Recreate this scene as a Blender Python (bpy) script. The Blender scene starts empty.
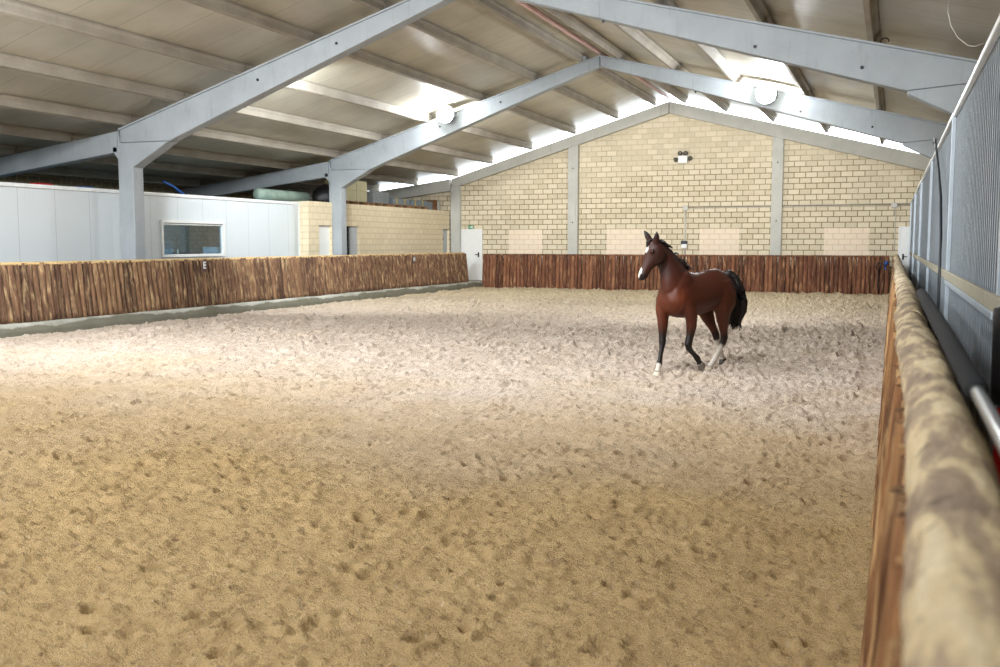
import bpy, bmesh, math, random
import numpy as np
from mathutils import Vector, Matrix

random.seed(11)
rng = np.random.default_rng(7)
SC = bpy.context.scene
COL = SC.collection

# ------------------------------------------------------------------ helpers
def lin(r, g, b, a=1.0):
    f = lambda c: (c/255/12.92) if c/255 <= 0.04045 else ((c/255+0.055)/1.055)**2.4
    return (f(r), f(g), f(b), a)

class NT:
    """small helper to write node materials"""
    def __init__(self, name):
        self.m = bpy.data.materials.new(name); self.m.use_nodes = True
        self.t = self.m.node_tree; self.n = self.t.nodes; self.l = self.t.links
        self.n.clear()
        self.out = self.n.new('ShaderNodeOutputMaterial')
        self.b = self.n.new('ShaderNodeBsdfPrincipled')
        self.l.new(self.b.outputs[0], self.out.inputs[0])
        self._co = None
    def add(self, kind, **kw):
        x = self.n.new('ShaderNode'+kind)
        for k, v in kw.items(): setattr(x, k, v)
        return x
    def put(self, sock, v):
        if isinstance(v, bpy.types.NodeSocket): self.l.new(v, sock)
        elif v is not None: sock.default_value = v
    def co(self):
        if self._co is None: self._co = self.add('TexCoord')
        return self._co.outputs['Object']
    def geo(self):
        return self.add('NewGeometry').outputs['Position']
    def mapping(self, src, scale=(1,1,1), loc=(0,0,0), rot=(0,0,0)):
        x = self.add('Mapping'); self.l.new(src, x.inputs[0])
        x.inputs['Scale'].default_value = scale; x.inputs['Location'].default_value = loc
        x.inputs['Rotation'].default_value = rot
        return x.outputs[0]
    def noise(self, vec, scale, detail=3, rough=.55, dist=0):
        x = self.add('TexNoise'); self.put(x.inputs['Vector'], vec)
        x.inputs['Scale'].default_value = scale; x.inputs['Detail'].default_value = detail
        x.inputs['Roughness'].default_value = rough; x.inputs['Distortion'].default_value = dist
        return x.outputs['Fac']
    def ramp(self, fac, stops):
        x = self.add('ValToRGB'); self.put(x.inputs[0], fac)
        e = x.color_ramp.elements
        while len(e) < len(stops): e.new(.5)
        for i, (p, c) in enumerate(stops):
            e[i].position = p; e[i].color = c if len(c) == 4 else (*c, 1)
        return x.outputs[0]
    def fr(self, fac, a, b, lo=0., hi=1.):
        x = self.add('MapRange'); self.put(x.inputs[0], fac)
        x.inputs[1].default_value = a; x.inputs[2].default_value = b
        x.inputs[3].default_value = lo; x.inputs[4].default_value = hi
        return x.outputs[0]
    def mix(self, fac, a, b, mode='MIX'):
        x = self.add('Mix', data_type='RGBA', blend_type=mode)
        self.put(x.inputs[0], fac); self.put(x.inputs[6], a); self.put(x.inputs[7], b)
        return x.outputs[2]
    def math(self, op, a, b=None):
        x = self.add('Math', operation=op); self.put(x.inputs[0], a)
        if b is not None: self.put(x.inputs[1], b)
        return x.outputs[0]
    def xyz(self, v):
        x = self.add('SeparateXYZ'); self.l.new(v, x.inputs[0]); return x.outputs
    def bump(self, h, strength=.3, dist=.02, nrm=None):
        x = self.add('Bump'); self.put(x.inputs['Height'], h)
        x.inputs['Strength'].default_value = strength; x.inputs['Distance'].default_value = dist
        if nrm is not None: self.l.new(nrm, x.inputs['Normal'])
        return x.outputs[0]
    def done(self, color=None, rough=.6, metal=0., normal=None, spec=None):
        b = self.b
        self.put(b.inputs['Base Color'], color); self.put(b.inputs['Roughness'], rough)
        self.put(b.inputs['Metallic'], metal)
        if normal is not None: self.put(b.inputs['Normal'], normal)
        if spec is not None: b.inputs['Specular IOR Level'].default_value = spec
        return self.m

def simple(name, rgb, rough=.6, metal=0., var=.08, scale=6, spec=None):
    t = NT(name); c = lin(*rgb)
    n = t.noise(t.co(), scale, 4)
    lo = tuple(x*(1-var) for x in c[:3])+(1,); hi = tuple(min(1, x*(1+var)) for x in c[:3])+(1,)
    return t.done(t.ramp(n, [(.3, lo), (.7, hi)]), rough, metal, spec=spec)

def link(name, me, mat, parent=None, smooth=False):
    o = bpy.data.objects.new(name, me); COL.objects.link(o)
    if mat is not None and not me.materials: me.materials.append(mat)
    if parent is not None: o.parent = parent
    if smooth:
        for p in me.polygons: p.use_smooth = True
    return o

def mesh_bm(name, bm, mat, parent=None, smooth=False, loc=None):
    bmesh.ops.recalc_face_normals(bm, faces=bm.faces)
    me = bpy.data.meshes.new(name); bm.to_mesh(me); bm.free()
    o = link(name, me, mat, parent, smooth)
    if loc is not None: o.location = loc
    return o

def box(bm, x0, x1, y0, y1, z0, z1):
    v = [bm.verts.new(p) for p in ((x0,y0,z0),(x1,y0,z0),(x1,y1,z0),(x0,y1,z0),(x0,y0,z1),(x1,y0,z1),(x1,y1,z1),(x0,y1,z1))]
    for f in ((0,3,2,1),(4,5,6,7),(0,1,5,4),(1,2,6,5),(2,3,7,6),(3,0,4,7)): bm.faces.new([v[i] for i in f])
    return v

def bevel(bm, w=.01, seg=2):
    bmesh.ops.bevel(bm, geom=list(bm.edges), offset=w, segments=seg, affect='EDGES', profile=.6)

def boxo(name, b, mat, parent=None, bev=.006, base=None):
    """box object in world coordinates; base = origin to be subtracted (parent's place)"""
    bm = bmesh.new(); box(bm, *b)
    if bev: bevel(bm, bev, 2)
    if base is not None: bmesh.ops.translate(bm, verts=bm.verts, vec=-Vector(base))
    return mesh_bm(name, bm, mat, parent)

def prism_y(bm, poly, y0, y1):
    a = [bm.verts.new((x, y0, z)) for x, z in poly]; b = [bm.verts.new((x, y1, z)) for x, z in poly]
    n = len(poly)
    bm.faces.new(a); bm.faces.new(b[::-1])
    for i in range(n): bm.faces.new((a[i], b[i], b[(i+1) % n], a[(i+1) % n]))

def tube(bm, pts, r, n=8, cap=True):
    pts = [Vector(p) for p in pts]
    rs = r if isinstance(r, (list, tuple)) else [r]*len(pts)
    rings = []
    up = Vector((0, 0, 1))
    for i, p in enumerate(pts):
        d = (pts[min(i+1, len(pts)-1)]-pts[max(i-1, 0)]).normalized()
        ref = up if abs(d.z) < .95 else Vector((1, 0, 0))
        s = d.cross(ref).normalized(); u = s.cross(d)
        rings.append([bm.verts.new(p+(s*math.cos(t)+u*math.sin(t))*rs[i]) for t in (2*math.pi*k/n for k in range(n))])
    for a, b in zip(rings, rings[1:]):
        for k in range(n): bm.faces.new((a[k], a[(k+1) % n], b[(k+1) % n], b[k]))
    if cap:
        bm.faces.new(rings[0][::-1]); bm.faces.new(rings[-1])

def lathe(bm, prof, n=20, M=None):
    rings = []
    for r, z in prof:
        rings.append([bm.verts.new((r*math.cos(2*math.pi*k/n), r*math.sin(2*math.pi*k/n), z)) for k in range(n)])
    for a, b in zip(rings, rings[1:]):
        for k in range(n): bm.faces.new((a[k], a[(k+1) % n], b[(k+1) % n], b[k]))
    bm.faces.new(rings[0][::-1]); bm.faces.new(rings[-1])
    if M is not None: bmesh.ops.transform(bm, matrix=M, verts=[v for rg in rings for v in rg])

def tag(o, label, cat, group=None):
    o['label'] = label; o['category'] = cat
    if group: o['group'] = group
    return o
def struct(o, label=None):
    o['kind'] = 'structure'
    if label: o['label'] = label
    return o
def empty(name, loc, label, cat, group=None):
    o = bpy.data.objects.new(name, None); COL.objects.link(o); o.location = loc
    o.empty_display_size = .2
    return tag(o, label, cat, group)

# ------------------------------------------------------------------ materials
def mat_sand():
    t = NT('arena_sand'); p = t.geo()
    big = t.noise(p, .35, 3); mid = t.noise(p, 2.2, 4); fine = t.noise(p, 70, 4, .7); grain = t.noise(p, 210, 3, .7)
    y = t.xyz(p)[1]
    # yellower sand towards the viewer, greyer and paler farther out
    sand_zone = t.math('ADD', t.fr(y, 5.0, 13.0), t.math('MULTIPLY', t.math('SUBTRACT', big, .5), 1.1))
    mid_sand = t.mix(fine, lin(180, 162, 146), lin(236, 222, 208))
    near_sand = t.mix(fine, lin(182, 150, 102), lin(234, 208, 158))
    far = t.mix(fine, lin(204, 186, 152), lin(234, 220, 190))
    c = t.mix(t.fr(sand_zone, .1, .9), near_sand, mid_sand)
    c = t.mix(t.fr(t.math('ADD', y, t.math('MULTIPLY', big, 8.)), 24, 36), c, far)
    c = t.mix(t.fr(mid, .35, .75, 0, .35), c, lin(150, 122, 84))
    crumbs = t.fr(t.noise(p, 20, 5, .8), .59, .66, 0, .75)
    c = t.mix(crumbs, c, lin(122, 96, 68))
    lumps = t.fr(t.noise(t.mapping(p, (1, 1, 1), (3, 9, 0)), 7.5, 4, .75), .585, .66, 0, .5)
    c = t.mix(lumps, c, lin(124, 100, 74))
    pale = t.fr(t.noise(t.mapping(p, (1, 1, 1), (7, 3, 0)), 24, 5, .8), .60, .68, 0, .5)
    c = t.mix(pale, c, lin(240, 228, 206))
    h = t.math('ADD', t.math('MULTIPLY', fine, 1.0), t.math('MULTIPLY', grain, .35))
    return t.done(c, .95, 0, t.bump(h, 1., .03), spec=.12)

def mat_concrete(name, rgb, var=.14, stain=True):
    t = NT(name); c = t.co(); base = lin(*rgb)
    n1 = t.noise(c, 1.3, 5, .6); n2 = t.noise(c, 14, 4)
    lo = tuple(x*(1-var) for x in base[:3])+(1,); hi = tuple(min(1, x*(1+var)) for x in base[:3])+(1,)
    col = t.ramp(n1, [(.3, lo), (.7, hi)])
    if stain:
        st = t.noise(t.mapping(c, (6, 6, .8)), 1.5, 4)
        col = t.mix(t.fr(st, .58, .75, 0, .35), col, lin(110, 112, 112))
    sp = t.fr(t.noise(c, 45, 2), .68, .74, 0, .5)
    col = t.mix(sp, col, lin(85, 85, 84))
    return t.done(col, .8, 0, t.bump(n2, .15, .01), spec=.3)

def mat_blocks(name, patches=True, rot=False, mortar_dark=True, light=(214, 203, 178), dark=(194, 183, 156), z0=.14):
    t = NT(name); p = t.geo(); s = t.xyz(p)
    cb = t.add('CombineXYZ'); t.l.new(s[1] if rot else s[0], cb.inputs[0])
    t.l.new(t.math('SUBTRACT', s[2], z0), cb.inputs[1])
    br = t.add('TexBrick'); t.l.new(cb.outputs[0], br.inputs['Vector'])
    br.inputs['Scale'].default_value = 1; br.inputs['Brick Width'].default_value = .4
    br.inputs['Row Height'].default_value = .2; br.inputs['Mortar Size'].default_value = .014
    br.inputs['Mortar Smooth'].default_value = .25; br.inputs['Bias'].default_value = -.1
    br.inputs['Color1'].default_value = lin(*light); br.inputs['Color2'].default_value = lin(*dark)
    n = t.noise(p, 9, 4, .6); big = t.noise(p, .6, 2)
    br.inputs['Mortar'].default_value = (0, 0, 0, 1)
    mort_l = lin(196, 182, 152); mort_d = lin(128, 110, 74)
    if mortar_dark:
        m1 = t.fr(t.math('ADD', s[2], t.math('MULTIPLY', t.math('SUBTRACT', big, .5), 5.)), 5.4, 3.6)
        mort = t.mix(m1, mort_l, mort_d)
    else: mort = t.mix(.5, mort_l, lin(208, 194, 164))
    face = t.mix(t.fr(n, .3, .7, 0, .25), br.outputs['Color'], lin(232, 220, 194), 'MIX')
    c = t.mix(br.outputs['Fac'], face, mort)
    if patches:
        tot = None
        for x0, x1, za, zb in ((-14.46, -13.02, .5, 2.34), (-10.36, -8.8, .5, 2.34), (-6.75, -5.3, .5, 2.34), (-2.3, -.78, .5, 2.34)):
            q = t.math('MULTIPLY', t.math('GREATER_THAN', s[0], x0), t.math('LESS_THAN', s[0], x1))
            q = t.math('MULTIPLY', q, t.math('LESS_THAN', s[2], zb))
            tot = q if tot is None else t.math('ADD', tot, q)
        c = t.mix(t.math('MULTIPLY', tot, .72), c, lin(236, 218, 196))
    h = t.math('SUBTRACT', t.math('MULTIPLY', n, .5), t.math('MULTIPLY', br.outputs['Fac'], 1.0))
    return t.done(c, .9, 0, t.bump(h, .5, .015), spec=.2)

def mat_bark(name, cols, pale, pale_amt=.65, stretch=(5, 5, .9), var_rand=True):
    t = NT(name); c = t.co()
    oi = t.add('ObjectInfo')
    off = t.add('CombineXYZ'); t.l.new(t.math('MULTIPLY', oi.outputs['Random'], 37.), off.inputs[2])
    t.l.new(t.math('MULTIPLY', oi.outputs['Random'], 91.), off.inputs[0])
    va = t.add('VectorMath', operation='ADD'); t.l.new(c, va.inputs[0]); t.l.new(off.outputs[0], va.inputs[1])
    v = va.outputs[0]
    n1 = t.noise(t.mapping(v, stretch), 3.2, 5, .62, .4); n2 = t.noise(t.mapping(v, stretch), 9, 4, .6)
    n3 = t.noise(t.mapping(v, (3, 3, .9)), 3.6, 4, .65, .2)
    base = t.ramp(n1, [(.3, lin(*cols[0])), (.5, lin(*cols[1])), (.72, lin(*cols[2]))])
    if var_rand:
        k = t.fr(oi.outputs['Random'], .2, 1, .0, .6)
        base = t.mix(k, base, lin(*cols[0]))
        base = t.mix(t.fr(t.math('FRACT', t.math('MULTIPLY', oi.outputs['Random'], 7.3)), .55, 1., 0, .55), base, lin(*cols[2]))
    base = t.mix(t.fr(n3, pale_amt-.08, pale_amt+.10, 0, .6), base, lin(*pale))
    return t.done(base, .85, 0, t.bump(t.math('ADD', n1, t.math('MULTIPLY', n2, .6)), .8, .025), spec=.2)

def mat_kerb():
    t = NT('kerb_concrete'); p = t.geo(); n1 = t.noise(p, 2.2, 5, .6); n2 = t.noise(p, 18, 4)
    c = t.mix(t.fr(n1, .3, .7), lin(140, 140, 128), lin(184, 184, 176))
    z = t.math('ADD', t.xyz(p)[2], t.math('MULTIPLY', t.math('SUBTRACT', t.noise(p, .9, 4, .6), .5), .35))
    c = t.mix(t.fr(z, .235, .20, 0, .8), c, lin(92, 90, 74))     # damp, algae-stained foot
    return t.done(c, .85, 0, t.bump(n2, .3, .015), spec=.2)

def mat_cap():
    t = NT('weathered_rail_bark'); c = t.co()
    n1 = t.noise(t.mapping(c, (1, .28, 1)), 14, 4, .55, .3); n2 = t.noise(c, 40, 4, .6)
    n3 = t.noise(t.mapping(c, (1, 1., 1)), 11, 4, .65, .5)
    col = t.ramp(n1, [(.36, lin(142, 126, 108)), (.49, lin(176, 158, 132)), (.54, lin(206, 188, 150)), (.7, lin(220, 206, 174))])
    col = t.mix(t.fr(n2, .35, .7, 0, .25), col, lin(120, 106, 92))
    col = t.mix(t.fr(n3, .60, .66, 0, .6), col, lin(92, 78, 66))
    return t.done(col, .8, 0, t.bump(t.math('ADD', n1, t.math('MULTIPLY', n2, .4)), .7, .02), spec=.25)

def mat_ceiling():
    t = NT('roof_panel_lining'); p = t.geo(); s = t.xyz(p)
    seam = t.math('LESS_THAN', t.math('ABSOLUTE', t.math('SUBTRACT', t.math('FRACT', t.math('DIVIDE', s[1], 1.15)), .5)), .012)
    fine = t.math('LESS_THAN', t.math('ABSOLUTE', t.math('SUBTRACT', t.math('FRACT', t.math('DIVIDE', s[1], .23)), .5)), .03)
    n = t.noise(p, .7, 4); st = t.noise(t.mapping(p, (1.2, 6, 1.2)), .9, 4)
    c = t.mix(t.fr(n, .3, .7), lin(158, 153, 138), lin(184, 179, 163))
    c = t.mix(t.fr(st, .55, .8, 0, .35), c, lin(152, 146, 126))
    c = t.mix(t.math('MULTIPLY', seam, .45), c, lin(110, 100, 82))
    h = t.math('ADD', t.math('MULTIPLY', seam, -1.), t.math('MULTIPLY', fine, -.35))
    return t.done(c, t.fr(st, .3, .7, .3, .42), 0, t.bump(h, .25, .006), spec=.5)

def mat_coat():
    t = NT('bay_coat')
    a = t.add('VertexColor'); a.layer_name = 'coat'
    n = t.noise(t.co(), 5, 3); f = t.noise(t.mapping(t.co(), (60, 60, 25)), 4, 2)
    c = t.mix(t.fr(n, .3, .7, 0, .18), a.outputs[0], (0.015, .006, .003, 1))
    m = t.done(c, .5, 0, t.bump(f, .08, .004), spec=.32)
    return m

def mat_hair():
    t = NT('black_horsehair'); n = t.noise(t.mapping(t.co(), (40, 40, 3)), 3, 3)
    c = t.ramp(n, [(.3, lin(12, 10, 10)), (.7, lin(34, 28, 26))])
    return t.done(c, .45, 0, t.bump(n, .4, .01), spec=.4)

def mat_panel(name, rgb, pitch, rot=False, rough=.4):
    t = NT(name); p = t.geo(); s = t.xyz(p)
    w = t.math('ABSOLUTE', t.math('SUBTRACT', t.math('FRACT', t.math('DIVIDE', s[1], pitch)), .5))
    g = t.math('LESS_THAN', w, .06)
    n = t.noise(p, 1.2, 3); c0 = lin(*rgb)
    c = t.mix(t.fr(n, .3, .7, 0, .12), c0, lin(200, 206, 208))
    wide = t.math('LESS_THAN', t.math('ABSOLUTE', t.math('SUBTRACT', t.math('FRACT', t.math('DIVIDE', s[1], 1.0)), .5)), .008)
    c = t.mix(t.math('MULTIPLY', wide, .4), c, lin(120, 130, 136))
    return t.done(c, rough, 0, t.bump(t.math('MULTIPLY', g, -1.), .35, .008), spec=.4)

def mat_galv():
    t = NT('galvanised_sheet'); p = t.geo()
    n = t.noise(t.mapping(p, (1, 3, .5)), 2.4, 5, .6); sp = t.noise(p, 40, 2)
    c = t.mix(t.fr(n, .3, .7), lin(186, 198, 208), lin(212, 220, 226))
    c = t.mix(t.fr(sp, .6, .75, 0, .25), c, lin(128, 134, 138))
    dust = t.noise(t.mapping(p, (2, 2, 1)), 3, 5, .65)
    z = t.xyz(p)[2]
    c = t.mix(t.math('MULTIPLY', t.fr(dust, .5, .68), t.fr(z, 1.35, .9, 0, .6)), c, lin(150, 140, 108))
    return t.done(c, t.fr(n, .3, .7, .42, .55), .0, spec=.6)

def emis(name, rgb, strength):
    t = NT(name); t.done(rgb+(1,), .4)
    t.b.inputs['Emission Color'].default_value = rgb+(1,)
    t.b.inputs['Emission Strength'].default_value = strength
    return t.m

def mat_glass():
    t = NT('office_window_glass')
    t.n.remove(t.b)
    g = t.add('BsdfGlossy'); g.inputs['Roughness'].default_value = .03
    tr = t.add('BsdfTransparent'); tr.inputs[0].default_value = (.74, .86, .90, 1)
    fr = t.add('Value'); fr.outputs[0].default_value = .13
    mx = t.add('MixShader'); t.l.new(fr.outputs[0], mx.inputs[0])
    t.l.new(tr.outputs[0], mx.inputs[1]); t.l.new(g.outputs[0], mx.inputs[2])
    t.l.new(mx.outputs[0], t.out.inputs[0])
    return t.m

M = dict(
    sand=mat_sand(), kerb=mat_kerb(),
    slab=mat_concrete('slab_concrete', (150, 146, 136), .1),
    frame=mat_concrete('frame_concrete', (162, 169, 174), .10),
    purlin=mat_concrete('purlin_concrete', (152, 145, 133), .16),
    gable=mat_concrete('gable_concrete', (186, 186, 178), .10),
    blocks=mat_blocks('split_face_blocks'),
    blocks_side=mat_blocks('smooth_blocks', False, True, False, (220, 206, 176), (212, 198, 168)),
    blocks_front=mat_blocks('smooth_blocks_end', False, False, False, (220, 206, 176), (212, 198, 168)),
    blocks_back=mat_blocks('lean_to_blocks', False, True, False, (150, 134, 100), (136, 120, 88)),
    bark=mat_bark('log_bark', ((58, 43, 35), (110, 82, 64), (150, 116, 86)), (200, 172, 130), .59),
    bark_far=mat_bark('log_bark_red', ((58, 38, 32), (110, 72, 54), (150, 104, 76)), (200, 158, 114), .62),
    bark_near=mat_bark('log_bark_peeled', ((52, 35, 27), (122, 84, 56), (178, 134, 90)), (218, 182, 130), .56), cap=mat_cap(),
    ceil=mat_ceiling(), coat=mat_coat(), hair=mat_hair(),
    office=mat_panel('office_panel', (214, 222, 226), .11), office_trim=simple('office_trim', (232, 236, 236), .4),
    galv=mat_galv(), galv_post=simple('post_steel', (196, 208, 218), .35, .3),
    white=simple('white_paint', (228, 230, 228), .45, var=.03), greydoor=simple('grey_door_paint', (176, 182, 188), .5, var=.04),
    steel=simple('steel', (176, 178, 180), .3, .8), dark=simple('black_plastic', (12, 12, 13), .5),
    foam=simple('charcoal_foam', (24, 27, 31), .9, var=.2, scale=60), red=simple('red_plastic', (190, 26, 26), .4),
    blue=simple('blue_plastic', (30, 92, 170), .4), green=simple('sign_green', (20, 138, 92), .5),
    strap=simple('yellow_strap', (206, 176, 60), .5), wood=simple('pallet_wood', (150, 112, 78), .8, var=.25, scale=12),
    strip=simple('wood_strip', (160, 154, 134), .7, var=.15, scale=9), brown=simple('brown_board', (112, 76, 48), .7, var=.2),
    greyslab=simple('grey_slabs', (128, 136, 138), .75, var=.15), blueslab=simple('blue_grey_slabs', (120, 130, 136), .6, var=.12),
    cream=simple('cream_blocks', (176, 172, 140), .85, var=.12, scale=9), greenwrap=simple('green_wrap', (158, 180, 166), .35, var=.25, scale=3),
    pink=simple('pink_primer_steel', (214, 178, 180), .5), conduit=simple('grey_conduit', (190, 188, 180), .5),
    cable=simple('black_cable', (36, 40, 46), .5), purple=simple('sign_plate', (74, 52, 66), .6),
    lamp=emis('lamp_lens', (.93, .97, 1.), 330.), glass=mat_glass(), hoof=simple('hoof_horn', (96, 88, 80), .6, var=.2, scale=20),
    palehoof=simple('pale_hoof_horn', (190, 178, 160), .7, var=.12, scale=20), darkhoof=simple('dark_hoof_horn', (54, 48, 46), .6, var=.2, scale=20), eye=simple('eye_black', (8, 6, 6), .08),
    interior=simple('office_interior', (150, 172, 182), .8), paleblue=simple('pale_blue_board', (150, 178, 200), .6),
    cutwood=simple('cut_wood', (198, 170, 122), .8, var=.2, scale=20),
    bulb=simple('reflector_bulb', (150, 152, 150), .15, .9),
)

# ------------------------------------------------------------------ layout constants (metres)
RX = -7.95                       # ridge line
TOPZ, BOTZ = 7.14, 6.83          # rafter top / underside at the ridge
SL, SR = .298, .256              # slopes of the two roof halves
YA, YB, YC = 18.1, 27.35, 36.66  # front faces of the portal frames and the gable frame
YW = 36.88                       # face of the gable wall
SLAB = .28
ROOF = .245
YBACK = -7.0
def topz(x): return TOPZ-(SL*(RX-x) if x < RX else SR*(x-RX))
def leanz(x): return 4.42-.13*(-16.97-x)

# ------------------------------------------------------------------ sand
def hash2(ix, iy, seed):
    h = (ix.astype(np.int64)*374761393+iy.astype(np.int64)*668265263+seed*974711) & 0x7fffffff
    h = ((h ^ (h >> 13))*1274126177) & 0x7fffffff
    return ((h ^ (h >> 16)) & 0xffff)/65535.
def vnoise(x, y, seed):
    ix = np.floor(x); iy = np.floor(y); fx = x-ix; fy = y-iy
    fx = fx*fx*(3-2*fx); fy = fy*fy*(3-2*fy); ix = ix.astype(np.int64); iy = iy.astype(np.int64)
    a = hash2(ix, iy, seed); b = hash2(ix+1, iy, seed); c = hash2(ix, iy+1, seed); d = hash2(ix+1, iy+1, seed)
    return (a*(1-fx)+b*fx)*(1-fy)+(c*(1-fx)+d*fx)*fy

def build_sand():
    ys = [YBACK, -4., -2., -.5, .6, 1.4, 2.0]
    y = 2.4
    while y < 36.3:
        ys.append(y); y += max(.011, .0031*y)
    ys = np.array(ys); xs = np.linspace(-15.62, .12, 1000)
    X, Y = np.meshgrid(xs, ys)
    # rotate domain a little so that the clods do not follow the grid
    a = .5; U = X*math.cos(a)-Y*math.sin(a); V = X*math.sin(a)+Y*math.cos(a)
    H = (vnoise(U*.9, V*.9, 1)-.5)*.03+(vnoise(U*2.3, V*2.3, 2)-.5)*.022
    rough = .55+.9*vnoise(U*.45+9, V*.45, 8)
    b = np.abs(vnoise(U*5.5, V*5.5, 3)-.5)*2; H += (b-.4)*.016*rough
    H += (vnoise(U*9.3, V*9.3, 4)-.5)*.022*rough
    c = vnoise(U*17, V*17, 7); H += (c**2-.33)*.026*rough
    c = vnoise(U*31+5, V*31, 5); H += (c**3-.25)*.030
    H += (vnoise(U*58, V*58, 6)-.5)*.012
    # hoof prints: short pits with a pushed-up rim
    n = 6500
    px = rng.uniform(-14.9, -.2, n); py = 3.2+32.6*rng.uniform(0, 1, n)**1.0
    for i in range(n):
        g = 1+.8*min(1, max(0, (py[i]-8)/8)); r = rng.uniform(.02, .055)*g; d = rng.uniform(.012, .055)*g; an = rng.uniform(0, 6.28)
        j0, j1 = np.searchsorted(ys, (py[i]-.3, py[i]+.3)); k0, k1 = np.searchsorted(xs, (px[i]-.3, px[i]+.3))
        if j1 <= j0 or k1 <= k0: continue
        dx = X[j0:j1, k0:k1]-px[i]; dy = Y[j0:j1, k0:k1]-py[i]
        e = (dx*math.cos(an)+dy*math.sin(an))/1.35; g = -dx*math.sin(an)+dy*math.cos(an)
        q = (e*e+g*g)/(r*r)
        H[j0:j1, k0:k1] += -d*np.exp(-q*q*.8)+d*.55*np.exp(-(np.sqrt(q)-1.55+.3*(e > 0))**2*5.)
    # keep the horse's ground near zero, bank the sand a little against the kerb and the rails
    H += .07*np.exp(-((X+15.5)/.22)**2)*(.4+vnoise(Y*1.3, Y*0, 12))
    H += .04*np.exp(-((X-.0)/.18)**2)+.03*np.exp(-((Y-36.0)/.2)**2)
    H += .012
    nx, ny = len(xs), len(ys)
    co = np.stack([X, Y, H], -1).reshape(-1, 3).astype(np.float32)
    idx = np.arange(nx*ny).reshape(ny, nx)
    q = np.stack([idx[:-1, :-1], idx[:-1, 1:], idx[1:, 1:], idx[1:, :-1]], -1).reshape(-1, 4)
    me = bpy.data.meshes.new('floor')
    me.vertices.add(len(co)); me.vertices.foreach_set('co', co.ravel())
    me.loops.add(q.size); me.loops.foreach_set('vertex_index', q.ravel().astype(np.int32))
    me.polygons.add(len(q)); me.polygons.foreach_set('loop_start', np.arange(0, q.size, 4, dtype=np.int32))
    me.polygons.foreach_set('loop_total', np.full(len(q), 4, dtype=np.int32))
    me.polygons.foreach_set('use_smooth', np.ones(len(q), dtype=bool))
    me.update(); me.validate()
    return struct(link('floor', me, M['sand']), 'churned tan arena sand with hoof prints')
build_sand()

# ------------------------------------------------------------------ slabs, kerb, outer walls
bm = bmesh.new(); box(bm, -23.2, -15.74, YBACK, 37.2, -.3, SLAB); box(bm, -15.74, 1.6, 36.22, 37.2, -.3, SLAB); box(bm, .28, 1.6, YBACK, 36.22, -.3, SLAB)
struct(mesh_bm('floor_concrete', bm, M['slab']), 'grey concrete slab around the sand arena')

def kerb():
    bm = bmesh.new()
    ys = np.linspace(8, 36.05, 160)
    rings = []
    for i, y in enumerate(ys):
        w = .035*(vnoise(np.array([y*1.1]), np.array([3.]), 21)[0]-.5)+.02*(vnoise(np.array([y*4.]), np.array([3.]), 22)[0]-.5)
        h = .025*(vnoise(np.array([y*1.7]), np.array([7.]), 23)[0]-.5)
        prof = [(-15.72, -.1), (-15.30+w, -.1), (-15.31+w, .12), (-15.35+w, .24+h), (-15.385+w, .275+h), (-15.72, .285)]
        rings.append([bm.verts.new((x, y, z)) for x, z in prof])
    n = len(rings[0])
    for a, b in zip(rings, rings[1:]):
        for k in range(n): bm.faces.new((a[k], a[(k+1) % n], b[(k+1) % n], b[k]))
    bm.faces.new(rings[0]); bm.faces.new(rings[-1][::-1])
    return struct(mesh_bm('trim_1', bm, M['kerb'], smooth=False), 'rough grey concrete kerb along the foot of the left log fence')
kerb()

# gable wall: polygon under the rafters, and the lean-to end
bm = bmesh.new()
poly = [(-23.2, 0), (1.5, 0), (1.5, topz(1.5)-.12), (RX, TOPZ-.12), (-16.75, topz(-16.75)-.12), (-16.97, 4.3), (-23.2, leanz(-23.2)-.12)]
prism_y(bm, poly, YW, YW+.22)
struct(mesh_bm('wall_back', bm, M['blocks']), 'beige concrete block gable wall with pale painted rectangles')
bm = bmesh.new(); box(bm, -23.4, -23.2, YBACK, 37.1, 0, leanz(-23.2)+.2)
struct(mesh_bm('wall_left', bm, M['blocks_back']))
bm = bmesh.new(); box(bm, 1.5, 1.7, YBACK, 37.1, 0, topz(1.5)+.2)
struct(mesh_bm('wall_right', bm, M['blocks_back']))

bm = bmesh.new(); prism_y(bm, [(-23.2, 0), (1.5, 0), (1.5, topz(1.5)+.2), (RX, TOPZ+.2), (-16.9, topz(-16.9)+.2), (-23.2, leanz(-23.2)+.2)], YBACK-.2, YBACK)
struct(mesh_bm('wall_front', bm, M['blocks_front']), 'block end wall behind the viewer')
# roof lining: three slopes, one mesh of thin slabs
def ceiling():
    bm = bmesh.new()
    def slab(x0, z0, x1, z1, y0, y1, t=.06):
        a = [(x0, z0), (x1, z1), (x1, z1+t), (x0, z0+t)]
        prism_y(bm, a, y0, y1)
    y0, y1 = YBACK, YW-.04
    slab(-16.85, topz(-16.85)+ROOF, RX, TOPZ+ROOF, y0, y1)
    slab(RX, TOPZ+ROOF, 1.8, topz(1.8)+ROOF, y0, y1)
    slab(-23.5, leanz(-23.5)+.235, -16.8, leanz(-16.8)+.235, y0, y1)
    return struct(mesh_bm('ceiling', bm, M['ceil']), 'beige roof panel lining between the purlins')
ceiling()

# ------------------------------------------------------------------ portal frames
def part_prism(name, poly, y0, y1, mat, parent, bev=.012):
    bm = bmesh.new(); prism_y(bm, poly, y0, y1)
    bmesh.ops.recalc_face_normals(bm, faces=bm.faces)
    if bev: bevel(bm, bev, 1)
    bmesh.ops.translate(bm, verts=bm.verts, vec=-parent.location)
    return mesh_bm(name, bm, mat, parent)

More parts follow.
